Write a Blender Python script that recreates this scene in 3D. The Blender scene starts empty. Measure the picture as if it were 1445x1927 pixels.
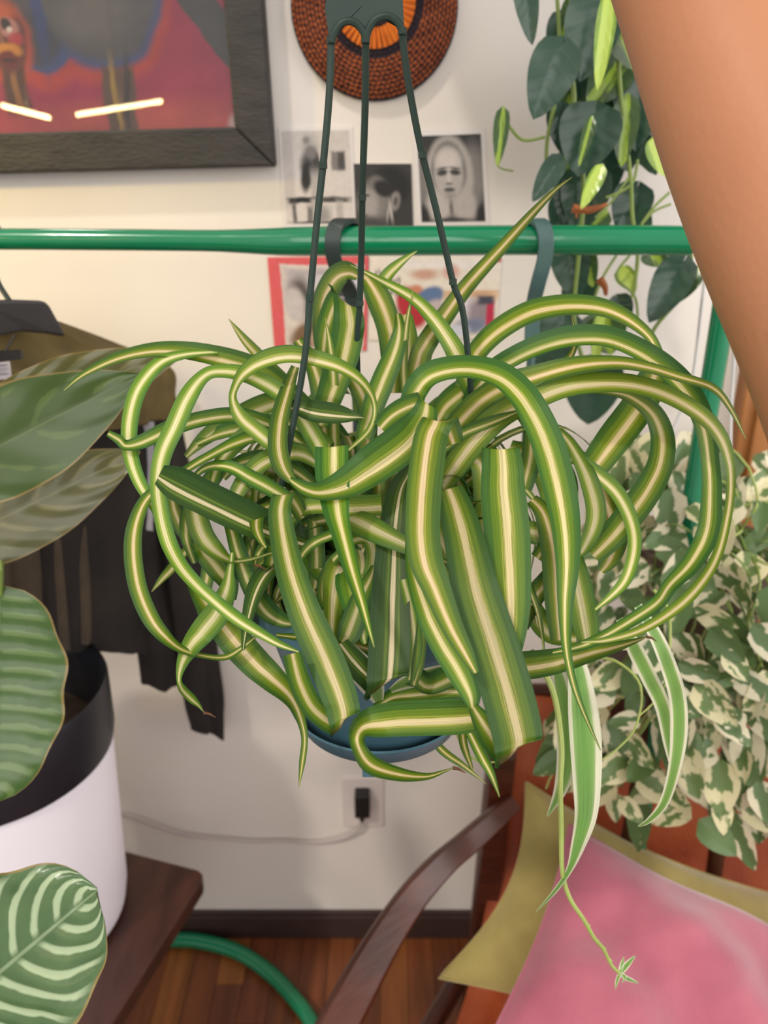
import bpy, bmesh, math, random
from mathutils import Vector, Matrix, Quaternion
random.seed(7)
S = bpy.context.scene
COL = S.collection

# ---------------------------------------------------------------- camera
FPX, W0, H0 = 1450.0, 1445.0, 1927.0
TH = math.radians(22.0)
CAM = Vector((0, 0, 1.5))
cd = bpy.data.cameras.new('camera'); cam = bpy.data.objects.new('camera', cd); COL.objects.link(cam)
cam.location = CAM; cam.rotation_euler = (math.pi/2 - TH, 0, 0)
cd.sensor_fit = 'VERTICAL'; cd.sensor_height = 36.0; cd.lens = FPX/H0*36.0
cd.clip_start = 0.02
cd.dof.use_dof = True; cd.dof.focus_distance = 0.50; cd.dof.aperture_fstop = 6.8
S.camera = cam

# ---------------------------------------------------------------- light and exposure
S.view_settings.view_transform = 'Standard'; S.view_settings.look = 'None'
S.view_settings.exposure = 0.13; S.view_settings.gamma = 1.0; S.view_settings.use_curve_mapping = False
wd = bpy.data.worlds.new('room_light'); S.world = wd; wd.use_nodes = True
wd.node_tree.nodes['Background'].inputs[0].default_value = (1.0, 0.97, 0.94, 1)
wd.node_tree.nodes['Background'].inputs[1].default_value = 0.68

def area_light(name, loc, target, sx, sy, power, col):
    l = bpy.data.lights.new(name, 'AREA'); l.shape = 'RECTANGLE'; l.size = sx; l.size_y = sy
    l.energy = power; l.color = col
    o = bpy.data.objects.new(name, l); COL.objects.link(o); o.location = loc
    o.rotation_euler = (Vector(target)-Vector(loc)).to_track_quat('-Z', 'Y').to_euler()
    return o
area_light('window_and_fill_light', (1.75, 0.05, 1.75), (0.25, 1.0, 1.1), 1.0, 1.3, 17, (1.0, 0.98, 0.97))
area_light('window_and_fill_light', (0.08, -1.0, 1.95), (0.05, 0.7, 1.15), 1.1, 1.2, 12, (1.0, 0.97, 0.94))  # added fill from behind the camera, brightens the plant and the arm
sp = bpy.data.lights.new('warm_lamp', 'SPOT'); sp.energy = 22; sp.color = (1.0, 0.70, 0.12); sp.spot_size = math.radians(70); sp.spot_blend = 1.0; sp.shadow_soft_size = 0.05
so = bpy.data.objects.new('warm_lamp', sp); COL.objects.link(so); so.location = (-1.15, 0.45, 1.85)
so.rotation_euler = (Vector((-0.62, 1.2, 1.38))-so.location).to_track_quat('-Z', 'Y').to_euler()
sn = bpy.data.lights.new('sun', 'SUN'); sn.energy = 1.0; sn.color = (1.0, 0.93, 0.82); sn.angle = math.radians(4)
sno = bpy.data.objects.new('sun', sn); COL.objects.link(sno); sno.rotation_euler = Vector((0.30, 0.48, -0.66)).to_track_quat('-Z', 'Y').to_euler()

# ---------------------------------------------------------------- helpers
RT = Vector((1, 0, 0)); FW = Vector((0, math.cos(TH), -math.sin(TH))); UP = Vector((0, math.sin(TH), math.cos(TH)))
def ray(x, y): return RT*((x-W0/2)/FPX) + UP*((H0/2-y)/FPX) + FW
def Pd(x, y, d): return CAM + ray(x, y)*d                 # point at a forward distance
def PY(x, y, Y): r = ray(x, y); return CAM + r*(Y/r.y)      # point on a plane facing the wall
def PZ(x, y, Z): r = ray(x, y); return CAM + r*((Z-CAM.z)/r.z)

def link(o, parent=None):
    COL.objects.link(o)
    if parent: o.parent = parent
    return o
def tag(o, label=None, cat=None, group=None, kind=None):
    if label: o['label'] = label
    if cat: o['category'] = cat
    if group: o['group'] = group
    if kind: o['kind'] = kind
    return o
def thing(name, label, cat, loc=(0, 0, 0), group=None):
    o = bpy.data.objects.new(name, None); o.location = loc; o.empty_display_size = .05; link(o)
    return tag(o, label, cat, group)
def wloc(o): return o.location + (wloc(o.parent) if o.parent else Vector((0, 0, 0)))
def mobj(name, verts, faces, mats, parent=None, smooth=True, uvs=None, fm=None):
    me = bpy.data.meshes.new(name); me.from_pydata([tuple(v) for v in verts], [], faces)
    for m in (mats if isinstance(mats, (list, tuple)) else [mats]): me.materials.append(m)
    if smooth: me.polygons.foreach_set('use_smooth', [True]*len(me.polygons))
    if fm: me.polygons.foreach_set('material_index', fm)
    if uvs:
        l = me.uv_layers.new(name='UVMap')
        for i, lo in enumerate(me.loops): l.data[i].uv = uvs[lo.vertex_index]
    me.update()
    o = bpy.data.objects.new(name, me); link(o)
    if parent:
        o.parent = parent; o.location = -wloc(parent)
    return o
class MB:
    def __init__(s): s.v = []; s.f = []; s.m = []
    def add(s, v, f, m=0):
        b = len(s.v); s.v += [Vector(p) for p in v]; s.f += [tuple(b+i for i in q) for q in f]; s.m += [m]*len(f)
    def box(s, lo, hi, m=0, mat=None):
        x0, y0, z0 = lo; x1, y1, z1 = hi
        v = [Vector(p) for p in ((x0,y0,z0),(x1,y0,z0),(x1,y1,z0),(x0,y1,z0),(x0,y0,z1),(x1,y0,z1),(x1,y1,z1),(x0,y1,z1))]
        if mat: v = [mat @ p for p in v]
        s.add(v, [(0,3,2,1),(4,5,6,7),(0,1,5,4),(1,2,6,5),(2,3,7,6),(3,0,4,7)], m)
    def tube(s, pts, rad, seg=10, m=0, caps=True, flat=None):
        pts = [Vector(p) for p in pts]; n = len(pts)
        rs = rad if isinstance(rad, (list, tuple)) else [rad]*n
        t0 = (pts[1]-pts[0]).normalized()
        a = t0.cross(Vector((0, 0, 1)))
        if a.length < .05: a = t0.cross(Vector((1, 0, 0)))
        a.normalize(); v = []
        for i in range(n):
            t = (pts[min(i+1, n-1)]-pts[max(i-1, 0)])
            t = t.normalized() if t.length > 1e-9 else t0
            a = (a - t*a.dot(t)); a.normalize(); b = t.cross(a)
            for k in range(seg):
                th = 2*math.pi*k/seg
                v.append(pts[i] + a*math.cos(th)*rs[i] + b*math.sin(th)*rs[i]*(flat or 1))
        f = [(i*seg+k, i*seg+(k+1) % seg, (i+1)*seg+(k+1) % seg, (i+1)*seg+k) for i in range(n-1) for k in range(seg)]
        if caps: f += [tuple(range(seg-1, -1, -1)), tuple((n-1)*seg+k for k in range(seg))]
        s.add(v, f, m)
    def lathe(s, prof, c, seg=40, m=0):
        v = []; n = len(prof)
        for r, z in prof:
            for k in range(seg):
                a = 2*math.pi*k/seg; v.append((c[0]+r*math.cos(a), c[1]+r*math.sin(a), z))
        s.add(v, [(i*seg+k, i*seg+(k+1) % seg, (i+1)*seg+(k+1) % seg, (i+1)*seg+k) for i in range(n-1) for k in range(seg)], m)
    def prism(s, poly, off, m=0):
        n = len(poly); a = [Vector(p) for p in poly]; b = [p+Vector(off) for p in a]
        s.add(a+b, [tuple(range(n-1, -1, -1)), tuple(range(n, 2*n))]+[(i, (i+1) % n, n+(i+1) % n, n+i) for i in range(n)], m)
    def build(s, name, mats, parent=None, smooth=True, bevel=0):
        o = mobj(name, s.v, s.f, mats, parent, smooth, fm=s.m)
        if smooth:
            md = o.modifiers.new('edges', 'EDGE_SPLIT'); md.split_angle = math.radians(40)
        if bevel:
            o.modifiers.clear()
            b = o.modifiers.new('bevel', 'BEVEL'); b.width = bevel; b.segments = 2; b.limit_method = 'ANGLE'
        return o
def cr(P, n):
    """Catmull-Rom through tuples P, n samples per segment."""
    out = []; L = len(P)
    for i in range(L-1):
        p0 = P[max(i-1, 0)]; p1 = P[i]; p2 = P[i+1]; p3 = P[min(i+2, L-1)]
        for k in range(n):
            t = k/n
            out.append(tuple(.5*((2*b)+(-a+c)*t+(2*a-5*b+4*c-d)*t*t+(-a+3*b-3*c+d)*t**3) for a, b, c, d in zip(p0, p1, p2, p3)))
    out.append(tuple(P[-1])); return out
def crv(P, n): return [Vector(p) for p in cr([tuple(p) for p in P], n)]

# ---------------------------------------------------------------- materials
def lin(c):
    return tuple(((x/255)/12.92 if x/255 <= .04045 else ((x/255+.055)/1.055)**2.4) for x in c)
def L4(c): return lin(c)+(1,)
def new_mat(name):
    m = bpy.data.materials.new(name); m.use_nodes = True
    nt = m.node_tree; return m, nt, nt.nodes, nt.links, nt.nodes['Principled BSDF']
def N(nt, t, **kw):
    n = nt.nodes.new(t)
    for k, v in kw.items():
        if k.startswith('i_'): n.inputs[int(k[2:])].default_value = v
        else: setattr(n, k, v)
    return n
def math_n(nt, op, a, b=None, c=None):
    n = nt.nodes.new('ShaderNodeMath'); n.operation = op
    for i, x in enumerate((a, b, c)):
        if x is None: continue
        if isinstance(x, (int, float)): n.inputs[i].default_value = x
        else: nt.links.new(x, n.inputs[i])
    return n.outputs[0]
def ramp(nt, fac, stops, interp='LINEAR'):
    r = nt.nodes.new('ShaderNodeValToRGB'); r.color_ramp.interpolation = interp
    e = r.color_ramp.elements
    while len(e) < len(stops): e.new(.5)
    for k, (p, c) in enumerate(stops): e[k].position = p; e[k].color = c if len(c) == 4 else tuple(c)+(1,)
    nt.links.new(fac, r.inputs[0]); return r.outputs[0]
def mixc(nt, fac, a, b, mode='MIX'):
    n = nt.nodes.new('ShaderNodeMix'); n.data_type = 'RGBA'; n.blend_type = mode
    for i, x in ((0, fac), (6, a), (7, b)):
        if isinstance(x, (int, float)): n.inputs[i].default_value = x
        elif isinstance(x, tuple): n.inputs[i].default_value = x if len(x) == 4 else x+(1,)
        else: nt.links.new(x, n.inputs[i])
    return n.outputs[2]
def simple(name, c1, c2=None, scale=20, rough=.5, bump=0, bscale=None, stretch=(1, 1, 1), metal=0, detail=4, sheen=0, spec=None, coat=0):
    m, nt, ns, lk, b = new_mat(name)
    tc = N(nt, 'ShaderNodeTexCoord'); mp = N(nt, 'ShaderNodeMapping'); mp.inputs['Scale'].default_value = stretch
    lk.new(tc.outputs['Object'], mp.inputs[0])
    no = N(nt, 'ShaderNodeTexNoise'); no.inputs['Scale'].default_value = scale; no.inputs['Detail'].default_value = detail
    lk.new(mp.outputs[0], no.inputs[0])
    c2 = c2 or tuple(x*.85 for x in c1)
    col = ramp(nt, no.outputs[0], [(.3, L4(c2)), (.7, L4(c1))])
    lk.new(col, b.inputs['Base Color']); b.inputs['Roughness'].default_value = rough; b.inputs['Metallic'].default_value = metal
    if spec is not None: b.inputs['Specular IOR Level'].default_value = spec
    if sheen: b.inputs['Sheen Weight'].default_value = sheen
    if coat: b.inputs['Coat Weight'].default_value = coat
    if bump:
        bn = N(nt, 'ShaderNodeBump'); bn.inputs['Strength'].default_value = bump; bn.inputs['Distance'].default_value = .003
        n2 = N(nt, 'ShaderNodeTexNoise'); n2.inputs['Scale'].default_value = bscale or scale*4; lk.new(mp.outputs[0], n2.inputs[0])
        lk.new(n2.outputs[0], bn.inputs['Height']); lk.new(bn.outputs[0], b.inputs['Normal'])
    return m
def add_translucent(m, amount):
    nt = m.node_tree; b = nt.nodes['Principled BSDF']; out = nt.nodes['Material Output']
    tr = nt.nodes.new('ShaderNodeBsdfTranslucent'); mx = nt.nodes.new('ShaderNodeMixShader'); mx.inputs[0].default_value = amount
    s = b.inputs['Base Color'].links[0].from_socket
    nt.links.new(s, tr.inputs[0]); nt.links.new(b.outputs[0], mx.inputs[1]); nt.links.new(tr.outputs[0], mx.inputs[2])
    nt.links.new(mx.outputs[0], out.inputs[0])

def stripe_leaf_mat(name, stops, tint=.12):
    """strap leaf: colour bands across the width (UV x), fine streaks along the length (UV y)"""
    m, nt, ns, lk, b = new_mat(name)
    uv = N(nt, 'ShaderNodeUVMap'); sx = N(nt, 'ShaderNodeSeparateXYZ'); lk.new(uv.outputs[0], sx.inputs[0])
    oi = N(nt, 'ShaderNodeObjectInfo')
    mp = N(nt, 'ShaderNodeMapping'); mp.inputs['Scale'].default_value = (26, 2.2, 1); lk.new(uv.outputs[0], mp.inputs[0])
    cb = N(nt, 'ShaderNodeCombineXYZ'); lk.new(math_n(nt, 'MULTIPLY', oi.outputs['Random'], 40), cb.inputs[1]); lk.new(cb.outputs[0], mp.inputs[1])
    no = N(nt, 'ShaderNodeTexNoise'); no.inputs['Scale'].default_value = 1; no.inputs['Detail'].default_value = 2; lk.new(mp.outputs[0], no.inputs[0])
    shift = math_n(nt, 'MULTIPLY_ADD', oi.outputs['Random'], .14, -.57)
    a = math_n(nt, 'ADD', sx.outputs[0], shift)
    a = math_n(nt, 'ADD', a, math_n(nt, 'MULTIPLY_ADD', no.outputs[0], .07, -.035))
    a = math_n(nt, 'MULTIPLY', math_n(nt, 'ABSOLUTE', a), 2)
    col = ramp(nt, a, stops)
    # pale streaks between the veins
    mp2 = N(nt, 'ShaderNodeMapping'); mp2.inputs['Scale'].default_value = (60, .6, 1); lk.new(uv.outputs[0], mp2.inputs[0]); lk.new(cb.outputs[0], mp2.inputs[1])
    n2 = N(nt, 'ShaderNodeTexNoise'); n2.inputs['Scale'].default_value = 1; lk.new(mp2.outputs[0], n2.inputs[0])
    st = ramp(nt, n2.outputs[0], [(.36, (.70, .74, .66, 1)), (.64, (1.16, 1.14, 1.1, 1))])
    col = mixc(nt, 1.0, col, st, 'MULTIPLY')
    hs = N(nt, 'ShaderNodeHueSaturation'); lk.new(col, hs.inputs['Color'])
    lk.new(math_n(nt, 'MULTIPLY_ADD', oi.outputs['Random'], -.035, .515), hs.inputs['Hue'])
    wn = N(nt, 'ShaderNodeTexWhiteNoise'); wn.noise_dimensions = '1D'; lk.new(oi.outputs['Random'], wn.inputs['W'])
    lk.new(math_n(nt, 'MULTIPLY_ADD', wn.outputs['Value'], .42, .74), hs.inputs['Value'])
    lk.new(hs.outputs[0], b.inputs['Base Color'])
    b.inputs['Roughness'].default_value = .42; b.inputs['Specular IOR Level'].default_value = .35
    bn = N(nt, 'ShaderNodeBump'); bn.inputs['Strength'].default_value = .25; bn.inputs['Distance'].default_value = .0006
    lk.new(n2.outputs[0], bn.inputs['Height']); lk.new(bn.outputs[0], b.inputs['Normal'])
    add_translucent(m, .30)
    return m
M = {}
M['spider'] = stripe_leaf_mat('spider_leaf_green', [(0, L4((242, 222, 176))), (.15, L4((238, 220, 164))), (.175, L4((128, 142, 34))), (.205, L4((214, 204, 126))), (.23, L4((116, 138, 30))), (.27, L4((176, 178, 72))), (.33, L4((116, 142, 32))), (.60, L4((102, 134, 34))), (.70, L4((72, 112, 36))), (1, L4((62, 104, 42)))])
M['spider_light'] = stripe_leaf_mat('spider_leaf_light', [(0, L4((240, 226, 184))), (.20, L4((236, 224, 172))), (.24, L4((156, 168, 62))), (.27, L4((220, 214, 150))), (.31, L4((148, 166, 56))), (.40, L4((176, 186, 86))), (.46, L4((124, 152, 44))), (.70, L4((112, 144, 44))), (1, L4((78, 120, 48)))])
M['spider_dark'] = stripe_leaf_mat('spider_leaf_dark', [(0, L4((236, 224, 186))), (.10, L4((226, 214, 170))), (.14, L4((66, 96, 30))), (.32, L4((96, 128, 40))), (.40, L4((56, 90, 30))), (1, L4((40, 78, 34)))])
M['spider_edge'] = stripe_leaf_mat('spider_leaf_pale', [(0, L4((120, 165, 82))), (.45, L4((132, 172, 92))), (.62, L4((160, 188, 118))), (.70, L4((232, 230, 205))), (1, L4((236, 232, 214)))])
M['dry_tip'] = simple('dry_leaf_tip', (120, 80, 45), (70, 45, 30), 200, .8)
M['hanger'] = simple('dark_green_plastic', (44, 62, 55), (38, 54, 48), 30, .5, .05, spec=.3)
M['teal'] = simple('blue_green_plastic_pot', (72, 108, 122), (62, 96, 110), 12, .42, .05)
M['soil'] = simple('dark_soil', (62, 46, 34), (24, 18, 13), 160, .95, 1.0, 300)
M['wall'] = simple('white_plaster', (232, 224, 216), (226, 217, 208), 3, .75, .12, 18)
M['floor_base'] = simple('subfloor', (60, 34, 20), (40, 22, 14), 8, .8)
M['base_board'] = simple('dark_brown_baseboard', (66, 46, 42), (50, 34, 32), 10, .5)
M['green'] = simple('glossy_green_paint', (10, 128, 84), (8, 116, 76), 6, .18, .03, 40, coat=.4)
M['black_frame'] = simple('charcoal_wood', (54, 49, 44), (36, 33, 30), 18, .6, .5, 80, (1, 4, 4))
M['brown_wood'] = simple('dark_brown_wood', (78, 46, 36), (56, 30, 24), 7, .38, .1, 40, (6, 1, 1))
M['mahogany'] = simple('mahogany_wood', (90, 44, 28), (56, 26, 18), 9, .36, .1, 40, (1, 1, 6))
M['leather'] = simple('cognac_leather', (176, 84, 42), (150, 64, 30), 14, .45, .4, 220)
M['pink'] = simple('pink_velvet', (184, 98, 116), (160, 76, 96), 9, .8, .25, 300, sheen=.6)
M['olive'] = simple('olive_velvet', (182, 164, 94), (146, 128, 66), 9, .75, .2, 260, sheen=.5)
M['skin'] = simple('tan_skin', (184, 124, 88), (176, 115, 80), 9, .55, .10, 200)
M['white_pot'] = simple('white_glaze', (246, 238, 246), (242, 234, 242), 6, .45)
M['black_pot'] = simple('black_nursery_plastic', (36, 36, 44), (28, 28, 34), 10, .38, .1)
M['socket'] = simple('white_plastic', (226, 214, 208), (220, 208, 202), 10, .4)
M['black_plastic'] = simple('black_plastic', (26, 24, 24), (20, 18, 18), 10, .4)
M['grey_cord'] = simple('grey_cord', (196, 184, 180), (186, 174, 170), 30, .6)
M['white_cord'] = simple('white_plastic_cord', (225, 222, 220), (210, 208, 206), 30, .5)
M['door_wood'] = simple('orange_brown_wood', (178, 118, 62), (140, 84, 38), 5, .5, .1, 30, (5, 5, 1))
M['olive_cloth'] = simple('olive_brown_cloth', (116, 98, 54), (88, 74, 40), 14, .9, .4, 400)
M['black_cloth'] = simple('black_brown_cloth', (44, 37, 33), (26, 22, 20), 12, .95, .4, 400)
M['brown_cloth'] = simple('dark_brown_cloth', (86, 72, 56), (58, 48, 38), 12, .9, .4, 400)
M['grey_cloth'] = simple('pale_grey_cloth', (188, 184, 186), (156, 152, 158), 12, .9, .3, 400)
M['coat_hanger'] = simple('charcoal_hanger_plastic', (54, 50, 48), (46, 43, 42), 20, .5)
M['stone_pot'] = simple('grey_brown_pot', (124, 106, 92), (100, 84, 72), 12, .7, .1)
M['terracotta'] = simple('terracotta_clay', (190, 98, 62), (170, 82, 50), 20, .8, .2)
M['stem'] = simple('green_stem', (132, 152, 74), (108, 128, 58), 30, .5)
M['pale_stem'] = simple('pale_runner_stem', (176, 186, 110), (150, 166, 84), 30, .5)
M['brown_stem'] = simple('brown_dry_stem', (170, 96, 48), (140, 78, 40), 30, .7)

def plank_mat():
    m, nt, ns, lk, b = new_mat('oiled_oak_plank')
    tc = N(nt, 'ShaderNodeTexCoord'); oi = N(nt, 'ShaderNodeObjectInfo')
    mp = N(nt, 'ShaderNodeMapping'); mp.inputs['Scale'].default_value = (30, 2, 30); lk.new(tc.outputs['Object'], mp.inputs[0])
    no = N(nt, 'ShaderNodeTexNoise'); no.inputs['Scale'].default_value = 2; no.inputs['Detail'].default_value = 6; lk.new(mp.outputs[0], no.inputs[0])
    c1 = ramp(nt, oi.outputs['Random'], [(0, L4((104, 54, 30))), (.4, L4((132, 74, 38))), (.7, L4((120, 62, 34))), (1, L4((162, 100, 44)))])
    c2 = ramp(nt, no.outputs[0], [(.3, (.6, .56, .52, 1)), (.7, (1.1, 1.1, 1.1, 1))])
    lk.new(mixc(nt, 1, c1, c2, 'MULTIPLY'), b.inputs['Base Color']); b.inputs['Roughness'].default_value = .38
    return m
M['plank'] = plank_mat()

def heart_mat(name, dark, dark2, lime, amount):
    """heart leaf: dark green with lime streaks along the midrib and pale veins"""
    m, nt, ns, lk, b = new_mat(name)
    uv = N(nt, 'ShaderNodeUVMap'); sx = N(nt, 'ShaderNodeSeparateXYZ'); lk.new(uv.outputs[0], sx.inputs[0])
    oi = N(nt, 'ShaderNodeObjectInfo')
    mp = N(nt, 'ShaderNodeMapping'); mp.inputs['Scale'].default_value = (9, 1.6, 1); lk.new(uv.outputs[0], mp.inputs[0])
    cb = N(nt, 'ShaderNodeCombineXYZ'); lk.new(math_n(nt, 'MULTIPLY', oi.outputs['Random'], 60), cb.inputs[0]); lk.new(cb.outputs[0], mp.inputs[1])
    no = N(nt, 'ShaderNodeTexNoise'); no.inputs['Scale'].default_value = 1; lk.new(mp.outputs[0], no.inputs[0])
    ax = math_n(nt, 'MULTIPLY', math_n(nt, 'ABSOLUTE', math_n(nt, 'SUBTRACT', sx.outputs[0], .5)), 2)
    base = mixc(nt, no.outputs[0], L4(dark), L4(dark2))
    f = math_n(nt, 'ADD', ax, math_n(nt, 'MULTIPLY_ADD', no.outputs[0], .8, -.4 - amount))
    lf = ramp(nt, f, [(.0, (1, 1, 1, 1)), (.12, (0, 0, 0, 1))])
    col = mixc(nt, lf, base, L4(lime))
    w = math_n(nt, 'SINE', math_n(nt, 'MULTIPLY_ADD', ax, -9, math_n(nt, 'MULTIPLY', sx.outputs[1], 34)))
    vein = ramp(nt, w, [(.85, (0, 0, 0, 1)), (1, (.10, .10, .10, 1))])
    col = mixc(nt, vein, col, L4(tuple(min(255, x+45) for x in dark)))
    lk.new(col, b.inputs['Base Color']); b.inputs['Roughness'].default_value = .24
    bn = N(nt, 'ShaderNodeBump'); bn.inputs['Strength'].default_value = .3; bn.inputs['Distance'].default_value = .001
    bn.inputs['Strength'].default_value = .08
    lk.new(w, bn.inputs['Height']); lk.new(bn.outputs[0], b.inputs['Normal'])
    add_translucent(m, .15); return m
M['phil_dark'] = heart_mat('philodendron_dark', (44, 72, 60), (56, 84, 62), (96, 124, 56), -.25)
M['phil_mid'] = heart_mat('philodendron_streaked', (58, 84, 48), (70, 96, 48), (150, 178, 62), .18)
M['phil_lime'] = heart_mat('philodendron_lime', (120, 152, 52), (140, 172, 60), (190, 214, 96), .5)

def marble_mat(name, g1, g2, cream, thr, edge=0):
    m, nt, ns, lk, b = new_mat(name)
    uv = N(nt, 'ShaderNodeUVMap'); sx = N(nt, 'ShaderNodeSeparateXYZ'); lk.new(uv.outputs[0], sx.inputs[0])
    oi = N(nt, 'ShaderNodeObjectInfo')
    mp = N(nt, 'ShaderNodeMapping'); mp.inputs['Scale'].default_value = (2.6, 2.0, 1); lk.new(uv.outputs[0], mp.inputs[0])
    cb = N(nt, 'ShaderNodeCombineXYZ'); lk.new(math_n(nt, 'MULTIPLY', oi.outputs['Random'], 90), cb.inputs[0]); lk.new(cb.outputs[0], mp.inputs[1])
    no = N(nt, 'ShaderNodeTexNoise'); no.inputs['Scale'].default_value = 1; no.inputs['Detail'].default_value = 3; lk.new(mp.outputs[0], no.inputs[0])
    ax = math_n(nt, 'MULTIPLY', math_n(nt, 'ABSOLUTE', math_n(nt, 'SUBTRACT', sx.outputs[0], .5)), 2)
    f = math_n(nt, 'ADD', no.outputs[0], math_n(nt, 'MULTIPLY', math_n(nt, 'POWER', ax, 2.0), edge))
    lf = ramp(nt, f, [(thr, (0, 0, 0, 1)), (thr+.03, (1, 1, 1, 1))])
    base = mixc(nt, no.outputs[0], L4(g1), L4(g2))
    lk.new(mixc(nt, lf, base, L4(cream)), b.inputs['Base Color']); b.inputs['Roughness'].default_value = .42
    add_translucent(m, .2); return m
M['njoy_a'] = marble_mat('variegated_leaf_cream_edge', (84, 112, 66), (108, 132, 80), (230, 220, 188), .60, .5)
M['njoy_b'] = marble_mat('variegated_leaf_marbled', (94, 120, 66), (120, 140, 80), (224, 214, 170), .52, .22)
M['njoy_c'] = marble_mat('variegated_leaf_green', (80, 108, 62), (104, 128, 72), (206, 202, 156), .68, .1)

def calathea_mat(name, dark, pale, mid, n=11, slant=.55, amt=1.0, thr=.25):
    m, nt, ns, lk, b = new_mat(name)
    uv = N(nt, 'ShaderNodeUVMap'); sx = N(nt, 'ShaderNodeSeparateXYZ'); lk.new(uv.outputs[0], sx.inputs[0])
    no = N(nt, 'ShaderNodeTexNoise'); no.inputs['Scale'].default_value = 5; lk.new(uv.outputs[0], no.inputs[0])
    ax = math_n(nt, 'MULTIPLY', math_n(nt, 'ABSOLUTE', math_n(nt, 'SUBTRACT', sx.outputs[0], .5)), 2)
    ph = math_n(nt, 'SUBTRACT', sx.outputs[1], math_n(nt, 'MULTIPLY', math_n(nt, 'POWER', ax, 1.35), slant*.45))
    ph = math_n(nt, 'ADD', ph, math_n(nt, 'MULTIPLY', no.outputs[0], .03))
    w = math_n(nt, 'SINE', math_n(nt, 'MULTIPLY', ph, 2*math.pi*n))
    fade = ramp(nt, ax, [(.02, (0, 0, 0, 1)), (.10, (1, 1, 1, 1)), (.80, (1, 1, 1, 1)), (.93, (.12, .12, .12, 1))])
    band = ramp(nt, math_n(nt, 'ADD', w, math_n(nt, 'MULTIPLY_ADD', no.outputs[0], 1.2, -.6)), [(thr, (0, 0, 0, 1)), (min(1, thr+.55), (amt, amt, amt, 1))])
    band = mixc(nt, 1, band, fade, 'MULTIPLY')
    base = mixc(nt, no.outputs[0], L4(dark), L4(mid))
    mid = ramp(nt, ax, [(.012, (.5, .5, .5, 1)), (.03, (0, 0, 0, 1))]); base = mixc(nt, mid, base, L4(pale))
    rim = ramp(nt, math_n(nt, 'ADD', ax, math_n(nt, 'MULTIPLY', no.outputs[0], .06)), [(.985, (0, 0, 0, 1)), (1, (.8, .8, .8, 1))])
    lk.new(mixc(nt, rim, mixc(nt, band, base, L4(pale)), L4((150, 124, 70))), b.inputs['Base Color']); b.inputs['Roughness'].default_value = .27
    bn = N(nt, 'ShaderNodeBump'); bn.inputs['Strength'].default_value = .28*amt; bn.inputs['Distance'].default_value = .003
    lk.new(w, bn.inputs['Height']); lk.new(bn.outputs[0], b.inputs['Normal'])
    add_translucent(m, .12); return m
M['cal'] = calathea_mat('calathea_leaf_striped', (66, 96, 62), (172, 190, 152), (98, 124, 78), 8, .85)
M['cal_side'] = calathea_mat('calathea_leaf_striped_olive', (56, 88, 42), (126, 148, 92), (84, 110, 50), 11, .15, .5)
M['cal_back'] = calathea_mat('calathea_leaf_plain', (58, 80, 24), (98, 120, 50), (70, 94, 32), 4, .7, .5, .86)
M['cal_grey'] = calathea_mat('calathea_leaf_dull', (92, 94, 56), (140, 134, 86), (112, 108, 70), 6, .6, .6, .7)

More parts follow.
